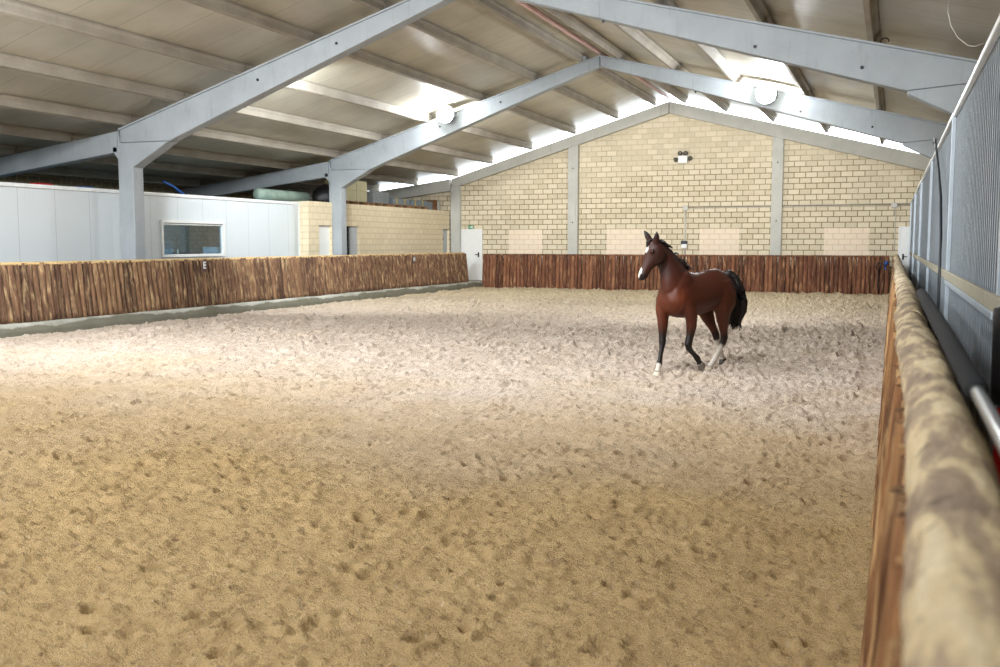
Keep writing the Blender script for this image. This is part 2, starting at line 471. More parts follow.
def portal_frame(y, label):
    t = empty('portal_frame', (-16.75, y, SLAB), label, 'roof frame')
    d = .34
    m = M['frame']
    part_prism('pillar', [(-16.97, SLAB), (-16.53, SLAB), (-16.53, 3.56), (-15.47, 4.125), (-16.9, 4.135), (-16.97, 4.45)], y, y+d, m, t)
    part_prism('corbel', [(-16.96, 3.72), (-16.96, 4.05), (-17.14, 4.05), (-17.14, 3.95)], y+.02, y+d-.02, m, t)
    part_prism('rafter', [(-16.9, 4.145), (-15.46, 4.135), (-15.3, 4.20), (RX-.012, BOTZ), (RX-.012, TOPZ-.04), (-16.9, topz(-16.9)-.04)], y+.02, y+d-.02, m, t)
    part_prism('rafter', [(RX+.012, BOTZ), (.12, 4.37), (1.42, 4.46), (1.42, topz(1.42)-.04), (RX+.012, TOPZ-.04)], y+.02, y+d-.02, m, t)
    # thin top flange of the rafters
    part_prism('rafter_flange', [(-16.92, topz(-16.92)-.04), (RX, TOPZ-.04), (RX, TOPZ), (-16.92, topz(-16.92))], y-.02, y+d+.02, m, t, .006)
    part_prism('rafter_flange', [(RX, TOPZ-.04), (1.42, topz(1.42)-.04), (1.42, topz(1.42)), (RX, TOPZ)], y-.02, y+d+.02, m, t, .006)
    part_prism('pillar', [(1.02, SLAB), (1.44, SLAB), (1.44, 4.45), (.13, 4.36), (.16, 4.31), (1.02, 3.86)], y, y+d, m, t)
    part_prism('lean_to_beam', [(-17.0, 3.93), (-17.0, leanz(-17.0)), (-23.18, leanz(-23.18)), (-23.18, leanz(-23.18)-.41)], y+.02, y+d-.02, m, t)
    # dark fixing holes on pillar and rafters
    for (x, z) in ((-16.75, 3.86), (-13.0, 5.35), (-11.0, 5.98), (-5.2, 5.95), (-2.4, 5.28), (-.6, 4.8)):
        b = bmesh.new(); lathe(b, [(.03, 0), (.03, .02)], 10, Matrix.Translation(Vector((x, y+.022, z))-t.location) @ Matrix.Rotation(math.pi/2, 4, 'X'))
        mesh_bm('fixing_hole', b, M['dark'], t)
    # stub blocks that carry the ridge purlins
    for x in (RX-.52, RX+.52):
        b = bmesh.new(); box(b, x-.1, x+.1, y+.05, y+.27, topz(x)-.02, topz(x)+.16); bmesh.ops.translate(b, verts=b.verts, vec=-t.location)
        mesh_bm('purlin_seat', b, m, t)
    return t
portal_frame(YA, 'grey concrete portal frame nearest the camera, crossing the top of the view')
portal_frame(YB, 'grey concrete portal frame in mid arena carrying both glowing floodlights')

t = empty('gable_frame', (-16.75, YC, SLAB), 'pale concrete gable frame lying against the beige block end wall', 'roof frame')
yc1 = YW+.02
for x0, x1 in ((-16.97, -16.56), (-11.90, -11.50), (-4.16, -3.77)):
    zt = topz((x0+x1)/2)-.44 if x0 > -15 else 4.1
    part_prism('column', [(x0, SLAB), (x1, SLAB), (x1, zt+.12), (x0, zt)] if x0 < -8 else [(x0, SLAB), (x1, SLAB), (x1, zt), (x0, zt+.1)], YC+.02, yc1, M['gable'], t)
part_prism('rafter', [(-16.9, 4.08), (-16.4, 4.17), (RX-.012, 6.64), (RX-.012, TOPZ-.07), (-16.9, topz(-16.9)-.05)], YC, yc1, M['gable'], t)
part_prism('rafter', [(RX+.012, 6.64), (1.42, 4.14), (1.42, topz(1.42)-.07), (RX+.012, TOPZ-.07)], YC, yc1, M['gable'], t)
part_prism('lean_to_beam', [(-17.0, 3.93), (-17.0, leanz(-17.0)), (-23.18, leanz(-23.18)), (-23.18, leanz(-23.18)-.41)], YC, yc1, M['gable'], t)
for k, x in enumerate((-11.7, -3.96)):
    for z in (4.7, 2.6):
        b = bmesh.new(); lathe(b, [(.025, 0), (.025, .02)], 8, Matrix.Translation(Vector((x, YC+.022, z))-t.location) @ Matrix.Rotation(math.pi/2, 4, 'X'))
        mesh_bm('fixing_hole', b, M['dark'], t)

# ------------------------------------------------------------------ purlins
ordn = ['first', 'second', 'third', 'fourth', 'fifth', 'sixth', 'seventh', 'eighth']
LX = [-8.5, -9.95, -11.65, -13.45, -15.15, -16.70]
NXs = [-18.57, -20.4, -22.3]
RXs = [-7.40, -5.86, -4.18, -2.33, -.48]
bays = [(10.2, YA+.16, 'nearest roof bay'), (YA+.18, YB+.16, 'middle roof bay'), (YB+.18, YW-.05, 'roof bay by gable wall')]
def purlin_mesh(y0, y1):
    bm = bmesh.new()
    prism_y(bm, [(-.05, 0), (.05, 0), (.06, .13), (.10, .17), (.10, .228), (-.10, .228), (-.10, .17), (-.06, .13)], y0, y1)
    bmesh.ops.recalc_face_normals(bm, faces=bm.faces); bevel(bm, .008, 1)
    me = bpy.data.meshes.new('roof_purlin'); bm.to_mesh(me); bm.free(); me.materials.append(M['purlin']); return me
for y0, y1, where in bays:
    me = purlin_mesh(0, y1-y0)
    for side, xs in (('left slope', LX), ('lean-to', NXs), ('right slope', RXs)):
        for i, x in enumerate(xs):
            z = leanz(x) if 'lean' in side else topz(x)
            if 'lean' in side and i == 2 : 
                pass
            o = bpy.data.objects.new('roof_purlin', me); COL.objects.link(o); o.location = (x, y0, z)
            sl = .13 if 'lean' in side else (SL if x < RX else -SR)
            o.rotation_euler = (0, -math.atan(sl), 0)
            ref = 'pillars' if 'lean' in side else 'ridge'
            tag(o, f'{ordn[i]} concrete purlin from the {ref} on the {side}, {where}', 'purlin', 'concrete roof purlins')
# ridge pipe
bm = bmesh.new(); tube(bm, [(RX, 9, TOPZ+.07), (RX, YC-.02, TOPZ+.07)], .06, 10)
tag(mesh_bm('ridge_pipe', bm, M['pink'], smooth=True), 'pinkish steel pipe running along under the roof ridge', 'pipe')

# ------------------------------------------------------------------ floodlights on the middle frame
def floodlight(x, z, label):
    t = empty('floodlight', (x, YB-.045, z), label, 'floodlight', 'floodlights on the middle frame')
    R = Matrix.Rotation(math.radians(90-6), 4, 'X')      # lens looks along -y, slightly down
    bm = bmesh.new(); lathe(bm, [(.09, -.17), (.13, -.15), (.22, -.03), (.27, 0), (.27, .03), (.255, .03)], 28, Matrix.Translation((0, -.24, 0)) @ R)
    mesh_bm('lamp_housing', bm, M['steel'], t, True)
    bm = bmesh.new(); lathe(bm, [(.25, .03), (.245, .09), (.20, .15), (.12, .19), (.04, .20)], 28, Matrix.Translation((0, -.24, 0)) @ R)
    mesh_bm('lamp_lens', bm, M['lamp'], t, True)
    bm = bmesh.new()
    for s in (-1, 1): box(bm, s*.235-.012, s*.235+.012, -.26, -.02, -.03, .03)
    box(bm, -.25, .25, -.03, .015, -.05, .05); bevel(bm, .004, 1)
    mesh_bm('yoke_bracket', bm, M['steel'], t)
floodlight(-12.66, 5.66, 'glowing round floodlight on the left half of the middle roof frame')
floodlight(-3.27, 5.74, 'glowing round floodlight on the right half of the middle roof frame')

# ------------------------------------------------------------------ log fences
def log_mesh(seed, h=1.0, r=.076, n=10):
    """upright half-peeled log, height h, uneven radius"""
    rnd = random.Random(seed); bm = bmesh.new(); rings = []
    k = 9; ph = [rnd.uniform(0, 6.28) for _ in range(4)]
    for j in range(k):
        f = j/(k-1); z = f*h
        cx = .008*math.sin(3*f+ph[0]); cy = .007*math.sin(4*f+ph[1])
        rr = r*(1.04-.1*f)*(1+.05*math.sin(7*f+ph[2])+rnd.uniform(-.05, .05))
        rings.append([bm.verts.new((cx+rr*(1+.06*math.sin(2*a+ph[3]))*math.cos(a), cy+rr*math.sin(a), z)) for a in (2*math.pi*i/n for i in range(n))])
    for a, b in zip(rings, rings[1:]):
        for i in range(n): bm.faces.new((a[i], a[(i+1) % n], b[(i+1) % n], b[i]))
    bm.faces.new(rings[0][::-1]); bm.faces.new(rings[-1])
    for f in bm.faces: f.smooth = len(f.verts) == 4
    me = bpy.data.meshes.new('log'); bmesh.ops.recalc_face_normals(bm, faces=bm.faces); bm.to_mesh(me); bm.free()
    return me
def log_fence(name, label, pts, lean, z0, z1, mat, keep):
    """pts: log foot places along the fence in order of nearness; lean: vector from foot to top (horizontal)"""
    t = empty(name, (pts[0][0], pts[0][1], z0), label, 'fence')
    mes = [log_mesh(s) for s in range(8)]
    for me in mes: me.materials.append(mat)
    rest = bmesh.new()
    for i, (x, y) in enumerate(pts):
        h = z1-z0+random.uniform(-.025, .015)
        tilt = Vector((lean[0], lean[1], h)); q = tilt.to_track_quat('Z', 'Y')
        q = q @ Matrix.Rotation(random.uniform(0, 6.28), 3, 'Z').to_quaternion()
        s = random.uniform(.88, 1.12)
        jx = random.uniform(-.008, .008)
        if i < keep:
            o = bpy.data.objects.new('log', mes[i % 8]); COL.objects.link(o); o.parent = t
            o.rotation_mode = 'QUATERNION'; o.rotation_quaternion = q
            o.location = (x-pts[0][0]+jx, y-pts[0][1]+jx, 0); o.scale = (s, s, tilt.length)
        else:
            me = mes[i % 8]; b2 = bmesh.new(); b2.from_mesh(me)
            mt = Matrix.Translation((x-pts[0][0]+jx, y-pts[0][1]+jx, 0)) @ q.to_matrix().to_4x4() @ Matrix.Diagonal((s, s, tilt.length, 1))
            b2.transform(mt); tmp = bpy.data.meshes.new('tmp'); b2.to_mesh(tmp); b2.free(); rest.from_mesh(tmp); bpy.data.meshes.remove(tmp)
    if len(rest.verts):
        o = mesh_bm('log_row', rest, mat, t, True); o['kind'] = 'stuff'
    else: rest.free()
    return t

def cap_log(t, p0, p1, r, mat, seed, flat=.55):
    """weathered log lying along the top of a fence, flattened below"""
    rnd = random.Random(seed); p0 = Vector(p0); p1 = Vector(p1); d = (p1-p0); L = d.length; d.normalize()
    s = d.cross(Vector((0, 0, 1))).normalized(); u = s.cross(d); n = 22; k = max(6, int(L/.09))
    bm = bmesh.new(); rings = []; ph = [rnd.uniform(0, 6.28) for _ in range(5)]
    for j in range(k+1):
        f = j/k; l = f*L
        rr = r*(1+.05*math.sin(l*2.1+ph[0])+.03*math.sin(l*5.3+ph[1])); off = s*(.008*math.sin(l*1.3+ph[2]))
        ring = []
        for i in range(n):
            a = 2*math.pi*i/n
            q = rr*(1+.03*math.sin(3*a+l*2.+ph[3])+.02*math.sin(5*a-l*4+ph[4]))+.0025*rnd.uniform(-1, 1)
            cz = math.sin(a)*q
            if cz < 0: cz *= flat
            ring.append(bm.verts.new(p0+d*l+off+s*(math.cos(a)*q)+u*cz-t.location))
        rings.append(ring)
    for a, b in zip(rings, rings[1:]):
        for i in range(n): bm.faces.new((a[i], a[(i+1) % n], b[(i+1) % n], b[i]))
    bm.faces.new(rings[0][::-1]); bm.faces.new(rings[-1])
    return mesh_bm('top_rail', bm, mat, t, True)

# left fence
pts = []; y = 11.6
while y < 35.15: pts.append((-15.50, y)); y += .142
left = log_fence('arena_fence', 'brown upright log fence on the concrete kerb along the left side of the arena', pts, (-.12, 0), .27, 1.40, M['bark'], 100)
y = 11.5; k = 0
while y < 35:
    y2 = min(y+4.7, 35.2); cap_log(left, (-15.62, y, 1.385), (-15.62, y2-.02, 1.385), .05, M['cutwood'], 50+k); y = y2; k += 1
# far fence
pts = []; x = -.16
while x > -15.25: pts.append((x, 36.0)); x -= .149
far = log_fence('arena_fence', 'dark reddish log fence across the far end below the block wall', pts, (0, .11), -.02, 1.33, M['bark_far'], 100)
x = -.1; k = 0
while x > -15.2:
    x2 = max(x-5.1, -15.25); cap_log(far, (x, 36.11, 1.325), (x2+.02, 36.11, 1.325), .045, M['bark_far'], 80+k); x = x2; k += 1
# right fence, the camera looks along its top
pts = []; y = 1.15
while y < 36.0: pts.append((.022, y)); y += .147
right = log_fence('arena_fence', 'log fence with a thick weathered top rail running along the right edge', pts, (.075, 0), -.03, 1.33, M['bark_near'], 100)
y = .5; k = 0
while y < 35.7:
    y2 = min(y+(5.3, 4.2, 4.8, 3.9)[k % 4], 35.95); cap_log(right, (.115, y, 1.347), (.115+.006*(k % 2), y2-.015, 1.347), .081, M['cap'], 20+k); y = y2; k += 1

# ------------------------------------------------------------------ corrugated metal partition on the right
def partition():
    t = empty('metal_partition', (.60, 6.4, SLAB), 'tall corrugated grey metal partition beside the right log fence', 'partition')
    X = lambda y: .605-.0019*(y-6.4)
    Z1 = 3.2
    ys_p = [2.2, 6.35, 12.0, 18.3, 24.3, 30.3, 36.6]
    for a, b in zip(ys_p, ys_p[1:]):
        bm = bmesh.new(); prof = []
        n = int((b-a)/.15)
        for i in range(n):
            y0 = a+(b-a)*i/n; w = (b-a)/n
            for f, d in ((0, 0), (.42, 0), (.52, -.018), (.9, -.018)): prof.append((y0+f*w, X(y0)+d*.6+.02))
        prof.append((b, X(b)+.02))
        lo = [bm.verts.new((x, y, SLAB)) for y, x in prof]; hi = [bm.verts.new((x, y, Z1)) for y, x in prof]
        for i in range(len(prof)-1): bm.faces.new((lo[i], lo[i+1], hi[i+1], hi[i]))
        bmesh.ops.solidify(bm, geom=list(bm.faces), thickness=.003)
        bmesh.ops.translate(bm, verts=bm.verts, vec=-t.location)
        mesh_bm('corrugated_sheet', bm, M['galv'], t)
        bm = bmesh.new(); box(bm, X(a)-.035, X(a)+.05, a, b-.01, Z1-.012, Z1+.035); bevel(bm, .006, 1); bmesh.ops.translate(bm, verts=bm.verts, vec=-t.location)
        mesh_bm('top_cap', bm, M['office_trim'], t)
    for y in ys_p:
        bm = bmesh.new(); box(bm, X(y)-.035, X(y)+.01, y-.03, y+.03, SLAB, Z1-.012); bevel(bm, .004, 1); bmesh.ops.translate(bm, verts=bm.verts, vec=-t.location)
        mesh_bm('post', bm, M['galv_post'], t)
    bm = bmesh.new(); box(bm, X(24)-.03, X(24)+.0, 2.2, 36.5, 1.405, 1.50); bevel(bm, .004, 1); bmesh.ops.translate(bm, verts=bm.verts, vec=-t.location)
    mesh_bm('wood_strip', bm, M['strip'], t)
    bm = bmesh.new(); box(bm, X(9)-.05, X(9)+.0, 6.4, 12.05, 1.345, 1.395); bevel(bm, .006, 2); bmesh.ops.translate(bm, verts=bm.verts, vec=-t.location)
    mesh_bm('steel_ledge', bm, M['galv_post'], t)
partition()
bm = bmesh.new()
tube(bm, [(.515, 15.95, 3.262), (.51, 15.7, 3.31), (.512, 15.4, 3.27), (.515, 15.0, 3.1), (.518, 14.0, 2.75), (.518, 13.0, 2.35), (.518, 12.55, 1.9), (.515, 12.45, 1.45), (.515, 12.4, .9), (.515, 12.38, .35)], .016, 8)
tag(mesh_bm('power_cable', bm, M['cable'], smooth=True), 'black cable hanging down the corrugated metal partition', 'cable')

bm = bmesh.new()
tube(bm, [(.607, 15.27, 5.18), (.60, 15.28, 5.02), (.645, 15.29, 4.83), (.742, 15.3, 4.66), (.872, 15.3, 4.542), (.96, 15.3, 4.522), (1.08, 15.3, 4.56)], .007, 6)
tag(mesh_bm('hanging_cord', bm, M['conduit'], smooth=True), 'thin pale cord hanging in a curve from the ceiling at the upper right', 'cord')
bm = bmesh.new()
ring = [(-.248+.065*math.cos(a), YA+.06, topz(-.248)+.055+.05*math.sin(a)) for a in [math.pi*(-.15+1.3*k/12) for k in range(13)]]
tube(bm, ring, .011, 6)
tag(mesh_bm('lifting_loop', bm, M['cable'], smooth=True), 'small black lifting loop on top of the near roof frame at the right', 'loop')
# foam sleeved pole on the top rail
t = empty('foam_pole', (.185, 2.6, 1.44), 'metal pole with charcoal foam sleeve lying on the weathered right rail', 'pole')
bm = bmesh.new(); tube(bm, [Vector(p)-t.location for p in ((.205, 1.0, 1.428), (.203, 2.9, 1.440))], .0165, 14); mesh_bm('metal_tube', bm, M['steel'], t, True)
bm = bmesh.new(); tube(bm, [Vector(p)-t.location for p in ((.203, 2.62, 1.438), (.203, 2.64, 1.438), (.20, 4.3, 1.447), (.197, 6.0, 1.452), (.195, 7.4, 1.452), (.195, 7.45, 1.452))], [.022, .028, .032, .034, .034, .024], 16); mesh_bm('foam_sleeve', bm, M['foam'], t, True)

# black and red canister by the partition
t = empty('canister', (.45, 4.0, SLAB), 'black canister with red lower body standing against the metal partition', 'canister')
bm = bmesh.new(); lathe(bm, [(.07, 0), (.075, .02), (.078, .90), (.076, .92)], 24); mesh_bm('red_body', bm, M['red'], t, True)
bm = bmesh.new(); lathe(bm, [(.088, .921), (.093, .925), (.10, 1.25), (.098, 1.28), (.06, 1.295), (.03, 1.30)], 24); mesh_bm('black_top', bm, M['dark'], t, True)

# ------------------------------------------------------------------ office cabin on the left
def rect_wall(bm, ax, c0, c1, u0, u1, z0, z1, holes):
    """wall slab with rectangular holes; ax 'X' -> slab between x=c0..c1 running along y"""
    us = sorted({u0, u1, *[h[0] for h in holes], *[h[1] for h in holes]}); zs = sorted({z0, z1, *[h[2] for h in holes], *[h[3] for h in holes]})
    us = [u for u in us if u0 <= u <= u1]; zs = [z for z in zs if z0 <= z <= z1]
    for a, b in zip(us, us[1:]):
        for c, d in zip(zs, zs[1:]):
            m = ((a+b)/2, (c+d)/2)
            if any(h[0] < m[0] < h[1] and h[2] < m[1] < h[3] for h in holes): continue
            if ax == 'X': box(bm, c0, c1, a, b, c, d)
            else: box(bm, a, b, c0, c1, c, d)
    bmesh.ops.remove_doubles(bm, verts=bm.verts, dist=.0001)
    seen = {}
    dele = []
    for f in bm.faces:
        k = tuple(sorted(v.index for v in f.verts)) if False else tuple(sorted((round(v.co.x, 4), round(v.co.y, 4), round(v.co.z, 4)) for v in f.verts))
        if k in seen: dele += [f, seen[k]]
        else: seen[k] = f
    bmesh.ops.delete(bm, geom=list(set(dele)), context='FACES')

t = empty('office_cabin', (-17.3, 20, SLAB), 'white metal panel cabin with a wide window behind the left fence', 'cabin')
B = t.location
win = (19.90, 22.31, 1.50, 2.33)
bm = bmesh.new(); rect_wall(bm, 'X', -17.38, -17.3, 9.0, 26.1, SLAB, 3.02, [win]); bmesh.ops.translate(bm, verts=bm.verts, vec=-B); mesh_bm('front_wall', bm, M['office'], t)
boxo('roof_edge', (-17.42, -17.26, 9.0, 26.12, 2.985, 3.07), M['office_trim'], t, .012, B)
boxo('corner_trim', (-17.40, -17.285, 26.06, 26.14, SLAB, 3.0), M['office_trim'], t, .008, B)
boxo('side_wall', (-22.9, -17.38, 26.02, 26.1, SLAB, 3.02), M['office'], t, .004, B)
boxo('roof_panel', (-22.9, -17.38, 9.0, 26.1, 2.96, 3.02), M['interior'], t, .004, B)
boxo('partition_wall', (-19.6, -19.5, 16.0, 26.0, SLAB, 2.95), M['interior'], t, .004, B)
bm = bmesh.new()
y0, y1, z0, z1 = win
for b in ((y0-.06, y1+.06, z1-.01, z1+.06), (y0-.06, y1+.06, z0-.06, z0+.01), (y0-.06, y0+.01, z0, z1), (y1-.01, y1+.06, z0, z1)):
    box(bm, -17.36, -17.255, *b)
bmesh.ops.translate(bm, verts=bm.verts, vec=-B); wf = mesh_bm('window_frame', bm, M['white'], t)
bm = bmesh.new(); box(bm, -17.345, -17.335, y0, y1, z0, z1); bmesh.ops.translate(bm, verts=bm.verts, vec=-B); g = mesh_bm('window_pane', bm, M['glass'], wf)
bm = bmesh.new(); box(bm, -17.33, -17.30, y0-.02, y1+.02, z1-.06, z1-.03); bmesh.ops.translate(bm, verts=bm.verts, vec=-B); mesh_bm('frame_bead', bm, M['white'], wf)
# things seen through the pane
tag(boxo('storage_box', (-18.1, -17.6, 22.45, 22.9, 1.022, 1.68), M['paleblue'], None, .01), 'pale blue box behind the cabin window at its lower right', 'box')
tag(boxo('desk_screen', (-18.3, -18.2, 20.65, 21.35, 1.022, 1.84), M['paleblue'], None, .02), 'pale blue desk screen behind the cabin window at its lower left', 'screen')
bm = bmesh.new(); bmesh.ops.create_cone(bm, cap_ends=True, segments=4, radius1=.16, radius2=.01, depth=.62, matrix=Matrix.Translation((-17.75, 21.0, 1.335)))
tag(mesh_bm('paper_cone', bm, M['white']), 'white pointed paper shape standing behind the cabin window', 'paper')
for nm, bx in (('desk', (-18.5, -17.5, 20.4, 23.0, .98, 1.02)),):
    tt = empty(nm, (-18.0, 20.9, SLAB), 'low desk inside the cabin under the window', 'desk'); boxo('desk_top', bx, M['interior'], tt, .006, tt.location)
    for yy in (20.5, 22.9):
        boxo('leg', (-18.4, -17.6, yy-.03, yy+.03, SLAB, .98), M['interior'], tt, .006, tt.location)
# the desk carries the three pieces above

# ------------------------------------------------------------------ block-built store room on the left
bm = bmesh.new()
holes = [(26.53, 27.30, SLAB, 2.36), (28.46, 29.30, SLAB, 2.36), (36.02, 36.62, SLAB, 2.36)]
rect_wall(bm, 'X', -17.05, -16.85, 25.93, 27.32, SLAB, 3.10, holes[:1]); rect_wall(bm, 'X', -17.2, -17.0, 27.72, 36.64, SLAB, 3.11, holes[1:])
struct(mesh_bm('wall_store', bm, M['blocks_side']), 'low beige block wall of the store room behind the left fence')
bm = bmesh.new(); box(bm, -22.9, -17.05, 26.12, 26.3, SLAB, 3.10); struct(mesh_bm('wall_store_end', bm, M['blocks_front']))
bm = bmesh.new(); box(bm, -23.1, -17.2, 26.5, 36.8, 2.9, 3.09); struct(mesh_bm('ceiling_store', bm, M['slab']), 'flat concrete roof of the store room')
def door(name, x, y0, y1, z1, mat, label, hand=True):
    o = boxo(name, (x-.04, x, y0, y1, SLAB, z1), mat, None, .006); struct(o, label)
    if hand:
        bm = bmesh.new(); tube(bm, [(x, y1-.10, 1.32), (x+.06, y1-.10, 1.32), (x+.06, y1-.22, 1.32)], .012, 8); tube(bm, [(x+.004, y1-.10, 1.25), (x+.004, y1-.10, 1.40)], .02, 8)
        mesh_bm('door_handle', bm, M['dark'], o)
    return o
door('door_1', -16.95, 26.53, 27.30, 2.36, M['white'], 'white door in the block store room beside the middle pillar')
o = boxo('door_2', (-17.12, -17.08, 0, .48, SLAB, 2.34), M['greydoor'], None, .006); o.location = (0, 28.78, 0); struct(o, 'grey door leaf standing ajar in a dark doorway')
bm = bmesh.new(); tube(bm, [(-17.08, .06, 1.3), (-17.03, .06, 1.3), (-17.03, .16, 1.3)], .012, 8); mesh_bm('door_handle', bm, M['dark'], o)
o = door('door_3', -17.1, 36.02, 36.62, 2.34, M['greydoor'], 'grey door at the far end of the store room', False)
bm = bmesh.new(); lathe(bm, [(.07, 0), (.07, .012), (.06, .016)], 20, Matrix.Translation((-17.1, 36.20, 1.98)) @ Matrix.Rotation(math.pi/2, 4, 'Y'))
pl = mesh_bm('round_plaque', bm, M['brown'], o, True)
# doors in the gable wall
def gdoor(name, x0, x1, z1, label, hx, mirror=1):
    bm = bmesh.new(); box(bm, x0, x1, YW-.045, YW+.01, SLAB, z1); bevel(bm, .006, 1)
    o = struct(mesh_bm(name, bm, M['white']), label)
    bm = bmesh.new(); box(bm, x0-.05, x0, YW-.06, YW+.01, SLAB, z1+.05); box(bm, x1, x1+.05, YW-.06, YW+.01, SLAB, z1+.05); box(bm, x0, x1, YW-.06, YW+.01, z1, z1+.05)
    mesh_bm('door_frame', bm, M['white'], o)
    bm = bmesh.new(); tube(bm, [(hx, YW-.04, 1.33), (hx, YW-.11, 1.33), (hx+.13*mirror, YW-.11, 1.33)], .016, 8); box(bm, hx-.03, hx+.03, YW-.06, YW-.04, 1.22, 1.42)
    mesh_bm('door_handle', bm, M['dark'], o)
    return o
gdoor('door_4', -16.50, -15.66, 2.32, 'white door in the gable wall at the left corner', -15.78, -1)
gdoor('door_5', .22, 1.0, 2.32, 'white door in the gable wall at the right end', .34)
# exit sign
t = empty('exit_sign', (-16.14, YW, 2.45), 'small green escape sign above the white corner door', 'sign')
bm = bmesh.new(); box(bm, -.11, .11, -.02, 0, -.075, .075); bevel(bm, .004, 1); mesh_bm('sign_plate', bm, M['green'], t)
bm = bmesh.new()
for b in ((-.09, -.01, -.012, .012), (.03, .085, -.05, .05)): box(bm, b[0], b[1], -.024, -.0195, b[2], b[3])
v = [bm.verts.new((x, -.024, z)) for x, z in ((-.01, .035), (-.01, -.035), (.025, 0))]; bm.faces.new(v)
mesh_bm('sign_pictogram', bm, M['white'], t)

# ------------------------------------------------------------------ fittings on the gable wall
t = empty('emergency_light', (-7.42, YW, 4.93), 'white emergency light box with four round lamps high on the gable wall', 'emergency light')
bm = bmesh.new(); box(bm, -.17, .17, -.14, 0, -.15, .13); bevel(bm, .012, 2); mesh_bm('box_body', bm, M['white'], t)
for x, z, tw in ((-.26, -.01, -.5), (.27, .03, .5), (-.10, .22, -.25), (.10, .22, .25)):
    bm = bmesh.new(); R = Matrix.Translation((x, -.10, z)) @ Matrix.Rotation(tw, 4, 'Z') @ Matrix.Rotation(math.pi/2+.35, 4, 'X')
    lathe(bm, [(.03, -.09), (.06, -.06), (.085, .0), (.09, .03), (.085, .035)], 20, R); h = mesh_bm('lamp_head', bm, M['dark'], t, True)
    bm = bmesh.new(); lathe(bm, [(.082, .034), (.06, .044), (.02, .05)], 20, R); mesh_bm('lamp_reflector', bm, M['bulb'], h, True)
t = empty('wall_conduit', (-7.3, YW, 3.1), 'grey cable conduit running across the gable wall with junction boxes', 'conduit')
B = t.location
bm = bmesh.new()
for dz in (0, .07): tube(bm, [Vector((-7.3, YW-.02, 3.10+dz))-B, Vector((1.2, YW-.02, 3.10+dz))-B], .013, 8)
mesh_bm('conduit_pipe', bm, M['conduit'], t, True)
bm = bmesh.new(); tube(bm, [Vector((-7.3, YW-.02, 3.1))-B, Vector((-7.3, YW-.02, 1.2))-B], .03, 8); mesh_bm('drop_pipe', bm, M['conduit'], t, True)
bm = bmesh.new(); tube(bm, [Vector((.05, YW-.02, 3.1))-B, Vector((.05, YW-.02, 1.5))-B], .012, 8); mesh_bm('drop_pipe', bm, M['conduit'], t, True)
for x in (-7.3, .0): boxo('junction_box', (x-.1, x+.1, YW-.09, YW, 3.03, 3.2), M['conduit'], t, .01, B)
t = empty('wall_socket', (-7.32, YW, 1.72), 'grey and white socket on the gable wall below the emergency light', 'socket')
boxo('socket_body', (-7.42, -7.22, YW-.11, YW, 1.60, 1.76), M['white'], t, .015, t.location)
boxo('socket_hood', (-7.44, -7.20, YW-.14, YW, 1.765, 1.88), M['cable'], t, .03, t.location)

# ------------------------------------------------------------------ letters on the fences
def letter_sign(ch, loc, rz, size, label):
    t = empty('letter_sign', loc, label, 'sign', 'arena letters'); t.rotation_euler = (0, 0, rz)
    bm = bmesh.new(); box(bm, -size*.46, size*.46, -.012, 0, -size*.72, size*.72); bevel(bm, .004, 1); mesh_bm('sign_plate', bm, M['purple'], t)
    cu = bpy.data.curves.new('letter', 'FONT'); cu.body = ch; cu.size = size*1.35; cu.align_x = 'CENTER'; cu.align_y = 'CENTER'; cu.extrude = .003; cu.offset = .006
    o = bpy.data.objects.new('tmp', cu); COL.objects.link(o); dg = bpy.context.evaluated_depsgraph_get(); me = bpy.data.meshes.new_from_object(o.evaluated_get(dg))
    bpy.data.objects.remove(o); me.transform(Matrix.Translation((0, -.016, 0)) @ Matrix.Rotation(math.pi/2, 4, 'X')); me.materials.clear(); me.materials.append(M['white'])
    link('letter', me, None, t)
letter_sign('E', (-15.50, 19.26, 1.255), math.pi/2, .17, 'small plate with the white letter E on the left log fence')
letter_sign('H', (-15.50, 30.45, 1.23), math.pi/2, .15, 'small pale letter plate on the left log fence far past the E')
# halters and rope hanging in the far right corner
bm = bmesh.new()
tube(bm, [(-.20, 35.87, 1.17), (-.25, 35.85, 1.10), (-.20, 35.84, 1.03), (-.14, 35.85, 1.10), (-.19, 35.86, 1.18)], .035, 8)
tube(bm, [(-.20, 35.86, 1.02), (-.23, 35.84, .94), (-.18, 35.84, .90)], .03, 8)
tag(mesh_bm('halter', bm, M['blue'], smooth=True), 'blue halter hanging on the far fence in the right corner', 'halter')
bm = bmesh.new()
tube(bm, [(-.40, 35.87, 1.13), (-.48, 35.85, 1.08), (-.52, 35.85, .95), (-.44, 35.86, .88), (-.37, 35.86, .98), (-.36, 35.87, 1.12)], .025, 8)
tube(bm, [(-.44, 35.85, .9), (-.43, 35.84, .4), (-.42, 35.84, .08)], .018, 8)
tag(mesh_bm('lead_rope', bm, M['dark'], smooth=True), 'black rope looped on the far fence beside the blue halter', 'rope')

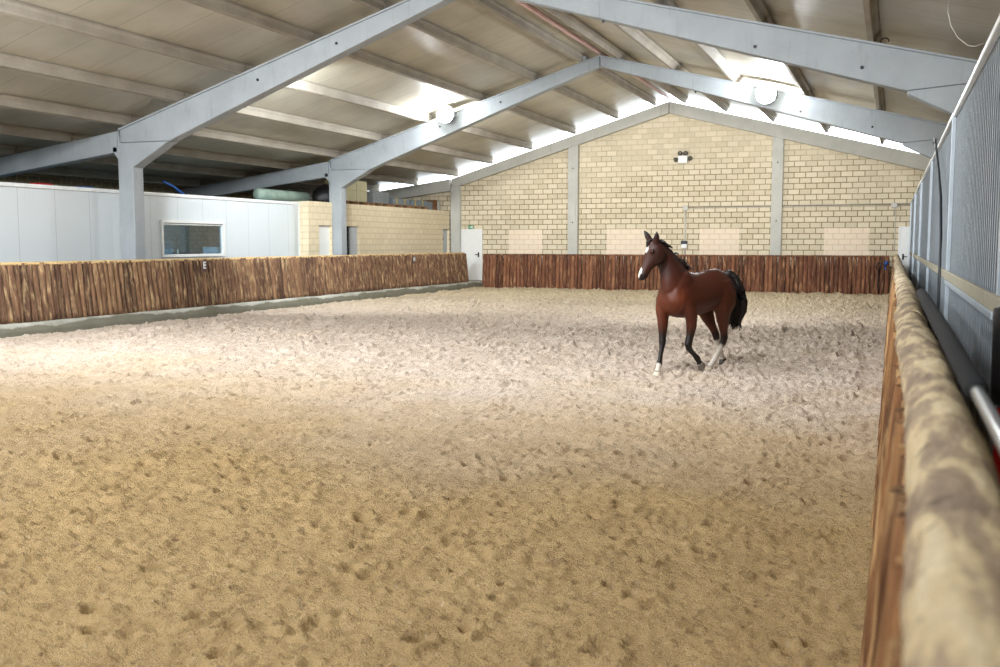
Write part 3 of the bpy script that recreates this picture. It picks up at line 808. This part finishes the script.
# ------------------------------------------------------------------ goods stored on top of the store room
Z = 3.112
def pallet(x, y, w, d, label):
    t = empty('pallet', (x, y, Z), label, 'pallet', 'wooden pallets on the store roof')
    for i in range(5):
        yy = -d/2+.06+i*(d-.12)/4; bm = bmesh.new(); box(bm, -w/2, w/2, yy-.05, yy+.05, .115, .14); mesh_bm('deck_board', bm, M['wood'], t)
    for yy in (-d/2+.07, 0, d/2-.07):
        bm = bmesh.new(); box(bm, -w/2, w/2, yy-.05, yy+.05, 0, .113); mesh_bm('bearer', bm, M['wood'], t)
P1 = pallet(-17.95, 30.05, 1.0, 1.55, 'wooden pallet under the cream block stack beside the middle pillar')
P2 = pallet(-17.95, 31.75, 1.0, 1.3, 'wooden pallet under the grey slab stack')
P3 = pallet(-17.95, 33.35, 1.0, 1.4, 'wooden pallet under the blue grey slabs, middle of the row')
P4 = pallet(-17.95, 34.9, 1.0, 1.3, 'wooden pallet under the blue grey slabs, far end of the row')
rows = ['bottom', 'second', 'top']
for r in range(3):
    for c in range(2 if r < 2 else 1):
        o = boxo('block_bundle', (-.42, .42, -.36, .36, 0, .36), M['cream'], None, .015)
        o.location = (-17.95, 29.68+c*.76+(.1 if r == 2 else 0), Z+.142+r*.363)
        tag(o, f'cream block bundle, {rows[r]} layer, {"nearer the pillar" if c == 0 else "farther from the pillar"}, on the first pallet', 'blocks', 'cream block bundles')
for r in range(4):
    o = boxo('stone_slab', (-.45, .45, -.6, .6, 0, .10), M['greyslab'], None, .01); o.location = (-17.95, 31.75+.02*(r % 2), Z+.142+r*.105)
    tag(o, f'flat grey slab, {["bottom", "second", "third", "top"][r]} of the stack on the second pallet', 'slab', 'grey slabs')
for i, y in enumerate((33.35, 34.9)):
    o = boxo('slab_bundle', (-.45, .45, -.66, .66, 0, .24), M['blueslab'], None, .02); o.location = (-17.95, y, Z+.142)
    tag(o, f'blue grey slab bundle with yellow strap, {"nearer" if i == 0 else "farther"} of the two on the store roof', 'slabs', 'strapped slab bundles')
    for s in (-.35, .3):
        b = bmesh.new(); box(b, -.455, .455, s-.03, s+.03, -.004, .246); mesh_bm('strap', b, M['strap'], o)
tag(boxo('stone_block', (-18.4, -17.5, 35.75, 36.1, Z, Z+.36), M['greyslab'], None, .015), 'grey block at the far end of the store roof beside a brown board', 'block')
tag(boxo('brown_board', (-18.3, -17.4, 36.14, 36.34, Z, Z+.44), M['brown'], None, .01), 'upright brown board at the far end of the store roof', 'board')
tag(boxo('pale_slab', (-18.3, -17.4, 36.38, 36.6, Z, Z+.40), M['gable'], None, .01), 'pale slab leaning by the gable wall on the store roof', 'slab')
# black sack and green wrapped roll left of the middle pillar
bm = bmesh.new(); bmesh.ops.create_icosphere(bm, subdivisions=3, radius=.42)
for v in bm.verts:
    v.co *= 1+.16*math.sin(7*v.co.x+3*v.co.z)*math.cos(6*v.co.y); v.co.z = max(v.co.z*.95, -.2); v.co.y *= 1.1
tag(mesh_bm('plastic_sack', bm, M['dark'], smooth=True, loc=(-17.75, 28.35, Z+.205)), 'bulging black sack on the store roof left of the middle pillar', 'sack')
bm = bmesh.new(); prof = [(.02, -1.4), (.15, -1.39), (.18, -1.3), (.185, 0), (.18, 1.3), (.15, 1.39), (.02, 1.4)]
lathe(bm, prof, 24, Matrix.Rotation(math.pi/2, 4, 'X')); 
for v in bm.verts: v.co.x *= 1+.05*math.sin(v.co.y*6)
tag(mesh_bm('sheeting_roll', bm, M['greenwrap'], smooth=True, loc=(-18.3, 26.7, Z+.197)), 'green tinted roll of plastic sheeting on the store roof', 'roll')
# oddments on the cabin roof
bm = bmesh.new(); tube(bm, [(-18.6, 21.5, 3.48), (-18.55, 21.85, 3.36), (-18.5, 22.2, 3.16), (-18.48, 22.5, 3.055)], .03, 8)
tag(mesh_bm('blue_hose', bm, M['blue'], smooth=True), 'blue tube sticking up above the cabin roof beside the near pillar', 'tube')
bm = bmesh.new(); box(bm, -17.9, -17.6, 16.35, 16.75, 3.022, 3.13); bevel(bm, .02, 2)
tag(mesh_bm('red_case', bm, M['red']), 'small red case on the cabin roof left of the near pillar', 'case')
bm = bmesh.new(); box(bm, -17.9, -17.55, 17.55, 17.95, 3.023, 3.115); bevel(bm, .02, 2)
tag(mesh_bm('blue_case', bm, M['blue']), 'small blue case on the cabin roof close to the near pillar', 'case')
#HB#
# ------------------------------------------------------------------ the horse
def ring_loft(bm, secs, n=24):
    """secs: (centre, side vector, up vector, half width, half up, half down, top squeeze)"""
    rings = []
    for c, s, u, w, hu, hd, sq in secs:
        c, s, u = Vector(c), Vector(s), Vector(u); ring = []
        for k in range(n):
            a = 2*math.pi*k/n; ca, sa = math.cos(a), math.sin(a)
            ww = w*(1-sq*max(0, sa)**1.5); h = hu if sa > 0 else hd
            ring.append(bm.verts.new(c+s*(ca*ww)+u*(sa*h)))
        rings.append(ring)
    for a, b in zip(rings, rings[1:]):
        for k in range(n): bm.faces.new((a[k], a[(k+1) % n], b[(k+1) % n], b[k]))
    bm.faces.new(rings[0][::-1]); bm.faces.new(rings[-1])

def limb(bm, js, n=16):
    """js: (x, y, z, half width across, half depth fore and aft)"""
    P = [Vector(j[:3]) for j in js]; rings = []
    for i, j in enumerate(js):
        d = (P[min(i+1, len(P)-1)]-P[max(i-1, 0)]).normalized()
        s = Vector((0, 1, 0)); fwd = s.cross(d).normalized(); s = d.cross(fwd).normalized()
        rings.append([bm.verts.new(P[i]+s*(math.cos(a)*j[3])+fwd*(math.sin(a)*j[4])) for a in (2*math.pi*k/n for k in range(n))])
    for a, b in zip(rings, rings[1:]):
        for k in range(n): bm.faces.new((a[k], a[(k+1) % n], b[(k+1) % n], b[k]))
    bm.faces.new(rings[0][::-1]); bm.faces.new(rings[-1])

LEGS = {
 'RF': [(0.46,-0.13,1.16,0.0648,0.1404),(0.5,-0.155,1.02,0.0918,0.1404),(0.53,-0.155,0.88,0.0864,0.1134),(0.535,-0.145,0.78,0.07344,0.09504),(0.545,-0.135,0.66,0.0648,0.0792),(0.555,-0.128,0.54,0.0492,0.0576),(0.562,-0.123,0.49,0.0504,0.0552),(0.567,-0.12,0.45,0.0504,0.0564),(0.575,-0.116,0.41,0.042,0.0456),(0.6,-0.108,0.34,0.0324,0.0384),(0.635,-0.1,0.24,0.03,0.0372),(0.655,-0.093,0.185,0.036,0.0444),(0.672,-0.088,0.15,0.0408,0.0504),(0.692,-0.082,0.11,0.0336,0.0384),(0.715,-0.077,0.07,0.0432,0.0504),(0.722,-0.075,0.052,0.0456,0.054)],
 'LF': [(0.44,0.13,1.16,0.0648,0.1404),(0.4,0.165,1.02,0.0918,0.1404),(0.345,0.17,0.88,0.0864,0.1134),(0.305,0.165,0.78,0.0756,0.09504),(0.285,0.155,0.66,0.0672,0.0792),(0.298,0.145,0.54,0.0516,0.06),(0.314,0.14,0.48,0.0516,0.0564),(0.325,0.135,0.42,0.0516,0.06),(0.305,0.132,0.365,0.0432,0.048),(0.245,0.13,0.315,0.0336,0.0396),(0.165,0.127,0.26,0.0312,0.0372),(0.12,0.125,0.225,0.0372,0.0444),(0.09,0.124,0.2,0.0408,0.0504),(0.058,0.122,0.165,0.0336,0.0384),(0.03,0.12,0.13,0.0432,0.0492),(0.022,0.12,0.118,0.0456,0.0516)],
 'LH': [(-0.44,0.12,1.24,0.108,0.216),(-0.47,0.16,1.08,0.1296,0.2484),(-0.46,0.175,0.94,0.1188,0.216),(-0.44,0.17,0.83,0.09504,0.1566),(-0.465,0.155,0.72,0.0816,0.12),(-0.5,0.14,0.61,0.06,0.0816),(-0.53,0.13,0.52,0.048,0.066),(-0.55,0.122,0.45,0.0492,0.072),(-0.53,0.117,0.39,0.0444,0.0552),(-0.48,0.112,0.31,0.0348,0.0432),(-0.405,0.107,0.21,0.0336,0.042),(-0.36,0.104,0.16,0.0408,0.0504),(-0.33,0.102,0.13,0.0432,0.0516),(-0.29,0.1,0.1,0.036,0.0396),(-0.258,0.095,0.062,0.0456,0.0504),(-0.25,0.093,0.05,0.048,0.0528)],
 'RH': [(-0.44,-0.12,1.24,0.108,0.216),(-0.47,-0.16,1.08,0.1296,0.2484),(-0.48,-0.175,0.94,0.1188,0.2052),(-0.5,-0.17,0.83,0.09504,0.1458),(-0.55,-0.155,0.72,0.0792,0.1104),(-0.61,-0.14,0.62,0.06,0.078),(-0.665,-0.128,0.53,0.048,0.0624),(-0.7,-0.12,0.46,0.0492,0.0684),(-0.715,-0.115,0.4,0.0432,0.0528),(-0.735,-0.11,0.33,0.0348,0.042),(-0.762,-0.105,0.255,0.0336,0.0408),(-0.778,-0.1,0.215,0.0408,0.0492),(-0.795,-0.1,0.185,0.042,0.0492),(-0.82,-0.1,0.15,0.036,0.0384),(-0.842,-0.1,0.115,0.0444,0.048),(-0.846,-0.1,0.105,0.0456,0.0492)],
}
hyaw = math.radians(36)
Hh = Vector((math.cos(hyaw), -math.sin(hyaw), 0)); Hl = Vector((math.sin(hyaw), math.cos(hyaw), 0))
POLL = Vector((.85, -.095, 1.815))
Ha = (Hh*.165+Vector((0, 0, -.47))); HLEN = Ha.length*1.03; Ha.normalize()
Hn = (Hh*.943+Vector((0, 0, .331))).normalized()
def hp(t, depth, side=0):       # a point of the head: t along the face, depth behind the face line, side to the left
    return POLL+Hn*.035+Ha*(t*HLEN)-Hn*depth+Hl*side

def build_horse():
    b = math.radians(25); F = Vector((-math.sin(b), -math.cos(b), 0))
    t = empty('horse', (-2.537, 13.591, .0), 'bay horse with black tail and white face marks trotting on the sand', 'horse')
    t.rotation_euler = (0, 0, math.atan2(F.y, F.x))
    X, Y, Zv = Vector((1, 0, 0)), Vector((0, 1, 0)), Vector((0, 0, 1))
    bm = bmesh.new()
    tr = [(-.77, 1.25, 1.05, .07), (-.745, 1.32, .98, .14), (-.68, 1.375, .92, .195), (-.58, 1.415, .89, .23), (-.46, 1.438, .87, .25), (-.32, 1.43, .85, .258), (-.16, 1.402, .815, .268),
          (0, 1.388, .79, .275), (.14, 1.40, .775, .272), (.26, 1.43, .77, .262), (.36, 1.45, .775, .25), (.46, 1.42, .79, .24), (.55, 1.34, .82, .225), (.62, 1.25, .87, .19), (.665, 1.18, .93, .14), (.69, 1.12, .99, .08)]
    ring_loft(bm, [((x, 0, (zt+zb)/2-.03), Y, Zv, w, (zt-zb)/2+.03, (zt-zb)/2-.03, .30) for x, zt, zb, w in tr], 28)
    # neck
    nk = [((.20, 0, 1.44), (.68, 0, 1.08), .17), ((.30, 0, 1.505), (.705, 0, 1.16), .155), ((.42, -.005, 1.60), (.71, -.01, 1.265), .13), ((.53, -.02, 1.685), (.705, -.028, 1.36), .108), ((.635, -.042, 1.765), (.705, -.052, 1.435), .092), ((.735, -.068, 1.825), (.745, -.075, 1.48), .088), ((.83, -.09, 1.84), (.81, -.092, 1.55), .076)]
    secs = []
    for cr, un, w in nk:
        cr, un = Vector(cr), Vector(un); c = (cr+un)/2; u = (cr-un); h = u.length/2; u.normalize()
        secs.append((c, Y, u, w, h, h, .55))
    ring_loft(bm, secs, 24)
    # head
    hd = [(-.05, .0, .12, .055), (.02, -.012, .20, .088), (.12, -.018, .255, .102), (.24, -.018, .285, .106), (.34, -.012, .285, .098), (.46, -.004, .245, .084), (.58, .002, .185, .070), (.70, .002, .150, .060), (.80, .0, .140, .058), (.90, -.002, .135, .062), (.97, .008, .120, .058), (1.02, .022, .095, .046), (1.05, .04, .075, .022)]
    ring_loft(bm, [(hp(tt, (d0+d1)/2), Hl, Hn, w, (d1-d0)/2, (d1-d0)/2, .25) for tt, d0, d1, w in hd], 20)
    # cheeks, brow ridges and nostrils
    for s in (-1, 1):
        bmesh.ops.create_uvsphere(bm, u_segments=16, v_segments=10, radius=1, matrix=Matrix.Translation(hp(.33, .16, s*.055)) @ Matrix.Rotation(-hyaw, 4, 'Z') @ Matrix.Diagonal((.085, .042, .095, 1)))
        bmesh.ops.create_uvsphere(bm, u_segments=12, v_segments=8, radius=1, matrix=Matrix.Translation(hp(.245, .055, s*.082)) @ Matrix.Diagonal((.034, .022, .034, 1)))
        bmesh.ops.create_uvsphere(bm, u_segments=12, v_segments=8, radius=1, matrix=Matrix.Translation(hp(.93, .035, s*.042)) @ Matrix.Diagonal((.024, .02, .03, 1)))
    # shoulder, chest and hip muscle
    for (c, r) in (((.575, .085, 1.06), (.085, .11, .19)), ((.575, -.085, 1.06), (.085, .11, .19)), ((.39, .12, 1.13), (.22, .095, .28)), ((.39, -.12, 1.13), (.22, .095, .28)), ((-.36, .15, .93), (.11, .10, .13)), ((-.38, -.15, .93), (.11, .10, .13))):
        bmesh.ops.create_uvsphere(bm, u_segments=18, v_segments=12, radius=1, matrix=Matrix.Translation(c) @ Matrix.Diagonal((*r, 1)))
    for k, js in LEGS.items(): limb(bm, js)
    # ears
    for s, tip in ((1, Hn*.005+Vector((0, 0, .145))), (-1, Hn*.095+Vector((0, 0, .125)))):
        p0 = hp(.0, .07 if s > 0 else .035, s*.072); p1 = p0+tip*1.08+Hl*s*.03; secs = []
        ax = (p1-p0).normalized(); sd = Hl.cross(ax).normalized()
        for f, w in ((-.15, .034), (.1, .042), (.35, .047), (.6, .040), (.85, .020), (1., .006)):
            secs.append((p0.lerp(p1, f), sd, Hl, w, w*.55, w*.55, 0))
        ring_loft(bm, secs, 12)
    bmesh.ops.recalc_face_normals(bm, faces=bm.faces)
    me = bpy.data.meshes.new('tmp'); bm.to_mesh(me); bm.free()
    o = bpy.data.objects.new('tmp', me); COL.objects.link(o)
    r = o.modifiers.new('r', 'REMESH'); r.mode = 'VOXEL'; r.voxel_size = .0095
    s = o.modifiers.new('s', 'SMOOTH'); s.factor = .5; s.iterations = 20
    dg = bpy.context.evaluated_depsgraph_get(); body = bpy.data.meshes.new_from_object(o.evaluated_get(dg)); bpy.data.objects.remove(o)
    body.name = 'horse_body'; body.materials.clear(); body.materials.append(M['coat'])
    for p in body.polygons: p.use_smooth = True
    n = len(body.vertices); co = np.zeros(n*3, np.float32); body.vertices.foreach_get('co', co); co = co.reshape(-1, 3).astype(float)
    # coat pattern: bay, black points, white socks, star, snip; lit chest and legs added
    bay = np.array(lin(66, 27, 13)[:3]); black = np.array(lin(18, 14, 14)[:3]); white = np.array(lin(208, 200, 188)[:3])
    col = np.tile(bay, (n, 1))
    def put(mask, c):
        nonlocal col
        mask = np.clip(mask, 0, 1)[:, None]; col = col*(1-mask)+c*mask
    wob = .5+.5*np.sin(co[:, 0]*23+co[:, 2]*17)
    put((1.0-np.abs(co[:, 1])/.12)*np.clip((co[:, 2]-1.33)/.06, 0, 1)*.35, black)     # dark back line
    put(np.clip((.97-co[:, 2])/.2, 0, .22), np.array(lin(100, 50, 26)[:3]))  # light on the legs painted into the coat as a lighter brown
    put(np.clip((co[:, 2]-1.25)/.2, 0, 1)*np.clip((co[:, 0]-.3)/.2, 0, 1)*.35, black)
    put(np.exp(-(((co[:, 0]-.6)/.12)**2+((co[:, 2]-1.0)/.16)**2))*.6, np.array(lin(112, 54, 28)[:3]))  # lit front of the chest painted in as a lighter patch
    legd = {}
    for k, js in LEGS.items():
        P = np.array([j[:3] for j in js]); best = np.full(n, 9.); bi = np.zeros(n)
        for i in range(len(P)-1):
            d = P[i+1]-P[i]; L = (d*d).sum(); tt = np.clip(((co-P[i])@d)/L, 0, 1); q = P[i]+tt[:, None]*d
            dist = np.linalg.norm(co-q, axis=1); m = dist < best; best[m] = dist[m]; bi[m] = i+tt[m]
        legd[k] = (best, bi)
    near = np.argmin(np.stack([legd[k][0] for k in LEGS]), 0)
    for ki, k in enumerate(LEGS):
        bst, bi = legd[k]; on = (near == ki) & (bst < .11) & (co[:, 2] < .80)
        if k[1] == 'F':
            put(on*np.clip((bi-3.6)/1.6, 0, 1), black)
            if k == 'RF': put(on*np.clip((bi-11.9+.3*wob)/.35, 0, 1), white*.85)
            else: put(on*np.clip((bi-13.6)/.3, 0, 1), white*.8)
        else:
            put(on*np.clip((bi-5.4)/1.0, 0, 1)*.92, black)
            put(on*np.clip((bi-(8.9 if k == 'LH' else 7.9)+.5*wob)/.5, 0, 1), white if k == 'LH' else white*.8)
    # head: dark muzzle, star, snip
    rel = co-np.array(POLL+Hn*.035); ta = rel@np.array(Ha)/HLEN; dn = -(rel@np.array(Hn)); sd = rel@np.array(Hl)
    onh = (co[:, 0] > .70) & (dn < .30) & (dn > -.1) & (np.abs(sd) < .14) & (ta > -.1)
    put(onh*np.clip((ta-.74)/.16, 0, 1)*.9, black)
    put(onh*np.clip((ta-.05)/.1, 0, 1)*np.clip((dn-.12)/.1, 0, 1)*.35, black)
    star = ((ta-.22)/.11)**2+((sd-.014)/.028)**2
    put(onh*(dn < .045)*np.clip((1.1-star)*4, 0, 1), white)
    snip = ((ta-.86)/.145)**2+((sd-.006)/.034)**2
    put(onh*(dn < .05)*np.clip((1.1-snip)*4, 0, 1), white)
    put(((co[:, 2] > 1.84) & (co[:, 0] > .6))*np.clip((co[:, 2]-1.85)/.06, 0, .85), black)
    a = body.color_attributes.new('coat', 'FLOAT_COLOR', 'POINT')
    a.data.foreach_set('color', np.concatenate([col, np.ones((n, 1))], 1).astype(np.float32).ravel())
    link('horse_body', body, None, t)
    # hooves
    def hoof(top, toe, name_mat, pitch):
        bm = bmesh.new(); secs = []
        top, toe = Vector(top), Vector(toe); d = toe-top
        for f, w in ((0, .041), (.1, .045), (.6, .052), (.95, .058), (1., .056)):
            rg = []
            for k in range(18):
                a = 2*math.pi*k/18; p = Vector((math.cos(a)*w*1.12, math.sin(a)*w, 0))
                p = Matrix.Rotation(pitch, 3, 'Y') @ p
                rg.append(bm.verts.new(top+d*f+p))
            secs.append(rg)
        for a_, b_ in zip(secs, secs[1:]):
            for k in range(18): bm.faces.new((a_[k], a_[(k+1) % 18], b_[(k+1) % 18], b_[k]))
        bm.faces.new(secs[0][::-1]); bm.faces.new(secs[-1])
        return mesh_bm('hoof', bm, name_mat, t, True)
    hoof((.724, -.074, .060), (.748, -.072, -.004), M['palehoof'], .0)
    hoof((.020, .12, .122), (-.022, .119, .078), M['hoof'], .9)
    hoof((-.247, .092, .058), (-.222, .09, -.004), M['palehoof'], .0)
    hoof((-.848, -.10, .110), (-.862, -.10, .046), M['darkhoof'], .55)
    # eyes
    for s in (-1, 1):
        bm = bmesh.new(); bmesh.ops.create_uvsphere(bm, u_segments=16, v_segments=10, radius=.021, matrix=Matrix.Translation(hp(.25, .058, s*.088)))
        mesh_bm('eye', bm, M['eye'], t, True)
    # mane: many short locks along the crest falling to the right, forelock between the ears
    rn = random.Random(5)
    cr = [Vector(p) for p in ((.16, 0, 1.445), (.30, 0, 1.515), (.42, -.005, 1.605), (.53, -.02, 1.69), (.635, -.042, 1.77), (.73, -.067, 1.83), (.82, -.085, 1.85))]
    bm = bmesh.new()
    for k in range(150):
        f = k/149*(len(cr)-1); i = min(int(f), len(cr)-2); p = cr[i].lerp(cr[i+1], f-i); s = -1 if rn.random() < .9 else 1
        p += Vector((rn.uniform(-.01, .01), rn.uniform(-.012, .012), -.012)); L = rn.uniform(.06, .11)*(1 if s < 0 else .3)
        o1 = Vector((-.01+rn.uniform(-.01, .01), s*.022, .018)); o2 = Vector((rn.uniform(-.04, .01), s*.065, .01-.25*L)); o3 = Vector((rn.uniform(-.05, .02), s*(.055+.02*rn.random()), -.7*L))
        tube(bm, [p, p+o1, p+o2, p+o3], [.012, .014, .010, .003], 5)
    mesh_bm('mane', bm, M['hair'], t, True)
    bm = bmesh.new()
    for k in range(26):
        p = hp(-.04, .03, rn.uniform(-.035, .035)); q = hp(.06, -.028, rn.uniform(-.045, .045)); e = hp(rn.uniform(.12, .2), -.012, rn.uniform(-.05, .05))
        tube(bm, [p+Vector((0, 0, .01)), p.lerp(q, .6)+Hn*.03, q, e], [.012, .012, .009, .003], 5)
    mesh_bm('forelock', bm, M['hair'], t, True)
    # tail: carried away from the rump, thick and ragged at the end
    bm = bmesh.new()
    path = [Vector(p) for p in ((-.72, 0, 1.345), (-.80, .01, 1.355), (-.90, .02, 1.28), (-.985, .03, 1.12), (-1.03, .035, .95), (-1.035, .03, .80), (-1.0, .02, .68))]
    tube(bm, path, [.05, .065, .085, .105, .115, .10, .05], 14)
    for k in range(130):
        a = rn.uniform(0, 6.28); r = math.sqrt(rn.random()); pts = []; st = rn.choice((0, 0, 1, 1, 2)); end = rn.uniform(.0, .13); cur = rn.uniform(-.06, .09)
        for j in range(st, len(path)):
            w = (.045, .06, .088, .112, .125, .115, .085)[j]*r
            pts.append(path[j]+Vector((math.cos(a)*w+cur*(j/6)**2*.6, math.sin(a)*w, 0)))
        pts.append(pts[-1]+Vector((rn.uniform(-.03, .09), rn.uniform(-.03, .03), -.03-end)))
        tube(bm, pts, [.012]*(len(pts)-2)+[.009, .002], 5)
    mesh_bm('tail', bm, M['hair'], t, True)
    return t
build_horse()
#HE#
# ------------------------------------------------------------------ light
w = bpy.data.worlds.new('daylight'); SC.world = w; w.use_nodes = True
bg = w.node_tree.nodes['Background']; bg.inputs[0].default_value = (.86, .94, 1., 1); bg.inputs[1].default_value = 4.0
def area(loc, aim, size, power, col, spread=180):
    l = bpy.data.lights.new('unseen_light', 'AREA'); l.shape = 'DISK'; l.size = size; l.energy = power; l.color = col; l.spread = math.radians(spread)
    o = bpy.data.objects.new('unseen_light', l); COL.objects.link(o); o.location = loc
    o.rotation_euler = (Vector(aim)-Vector(loc)).to_track_quat('-Z', 'Y').to_euler()
cool = (.93, .97, 1.); warm = (.97, .98, 1.)
for x, k in ((-12.66, .72), (RX, .58), (-3.27, .36)):
    z = topz(x)-.25
    area((x, 10.0, z-.35), (x+.8, 14.5, 0), 1.3, 500*k, cool, 150)       # unseen floods above the view; the ridge one is added for evenness
    area((x, -.6, z), (x+.5, 9, 0), .8, 640*k, warm, 140)  # unseen lamps added behind the viewer to light the near sand
for x in (-12.66, -3.27):
    area((x, 18.75, topz(x)-.45), (x-2.5, 28, 1.0), .5, 210, cool, 110)   # lamps added out of view behind the near frame to brighten the store side
    area((x, 27.9, topz(x)-.3), (x, 36, 5.6), .5, 250, warm)        # unseen lamps added behind the middle frame to fill the far bay
l = bpy.data.lights.new('cabin_fill', 'POINT'); l.energy = 16; l.color = (.85, .95, 1.); l.shadow_soft_size = .15  # unseen light added inside the cabin to brighten the window
co = bpy.data.objects.new('cabin_fill', l); COL.objects.link(co); co.location = (-18.4, 21.6, 2.75)
SC.view_settings.view_transform = 'Standard'; SC.view_settings.look = 'None'
SC.view_settings.gamma = 1; SC.view_settings.use_curve_mapping = False
SC.view_settings.exposure = 0.40
SC.cycles.denoising_prefilter = 'NONE'

# ------------------------------------------------------------------ camera
f = 972.; pitch = math.atan(90.5/f); yaw = math.atan(393*math.cos(pitch)/f)
cam = bpy.data.cameras.new('camera'); cam.sensor_width = 36; cam.lens = 36*f/1000
cam.clip_start = .05; cam.clip_end = 300
cam.dof.use_dof = True; cam.dof.focus_distance = 13.5; cam.dof.aperture_fstop = 3.2
co = bpy.data.objects.new('camera', cam); COL.objects.link(co)
co.location = (0, 0, 1.8); co.rotation_euler = (math.pi/2-pitch, 0, yaw)
SC.camera = co
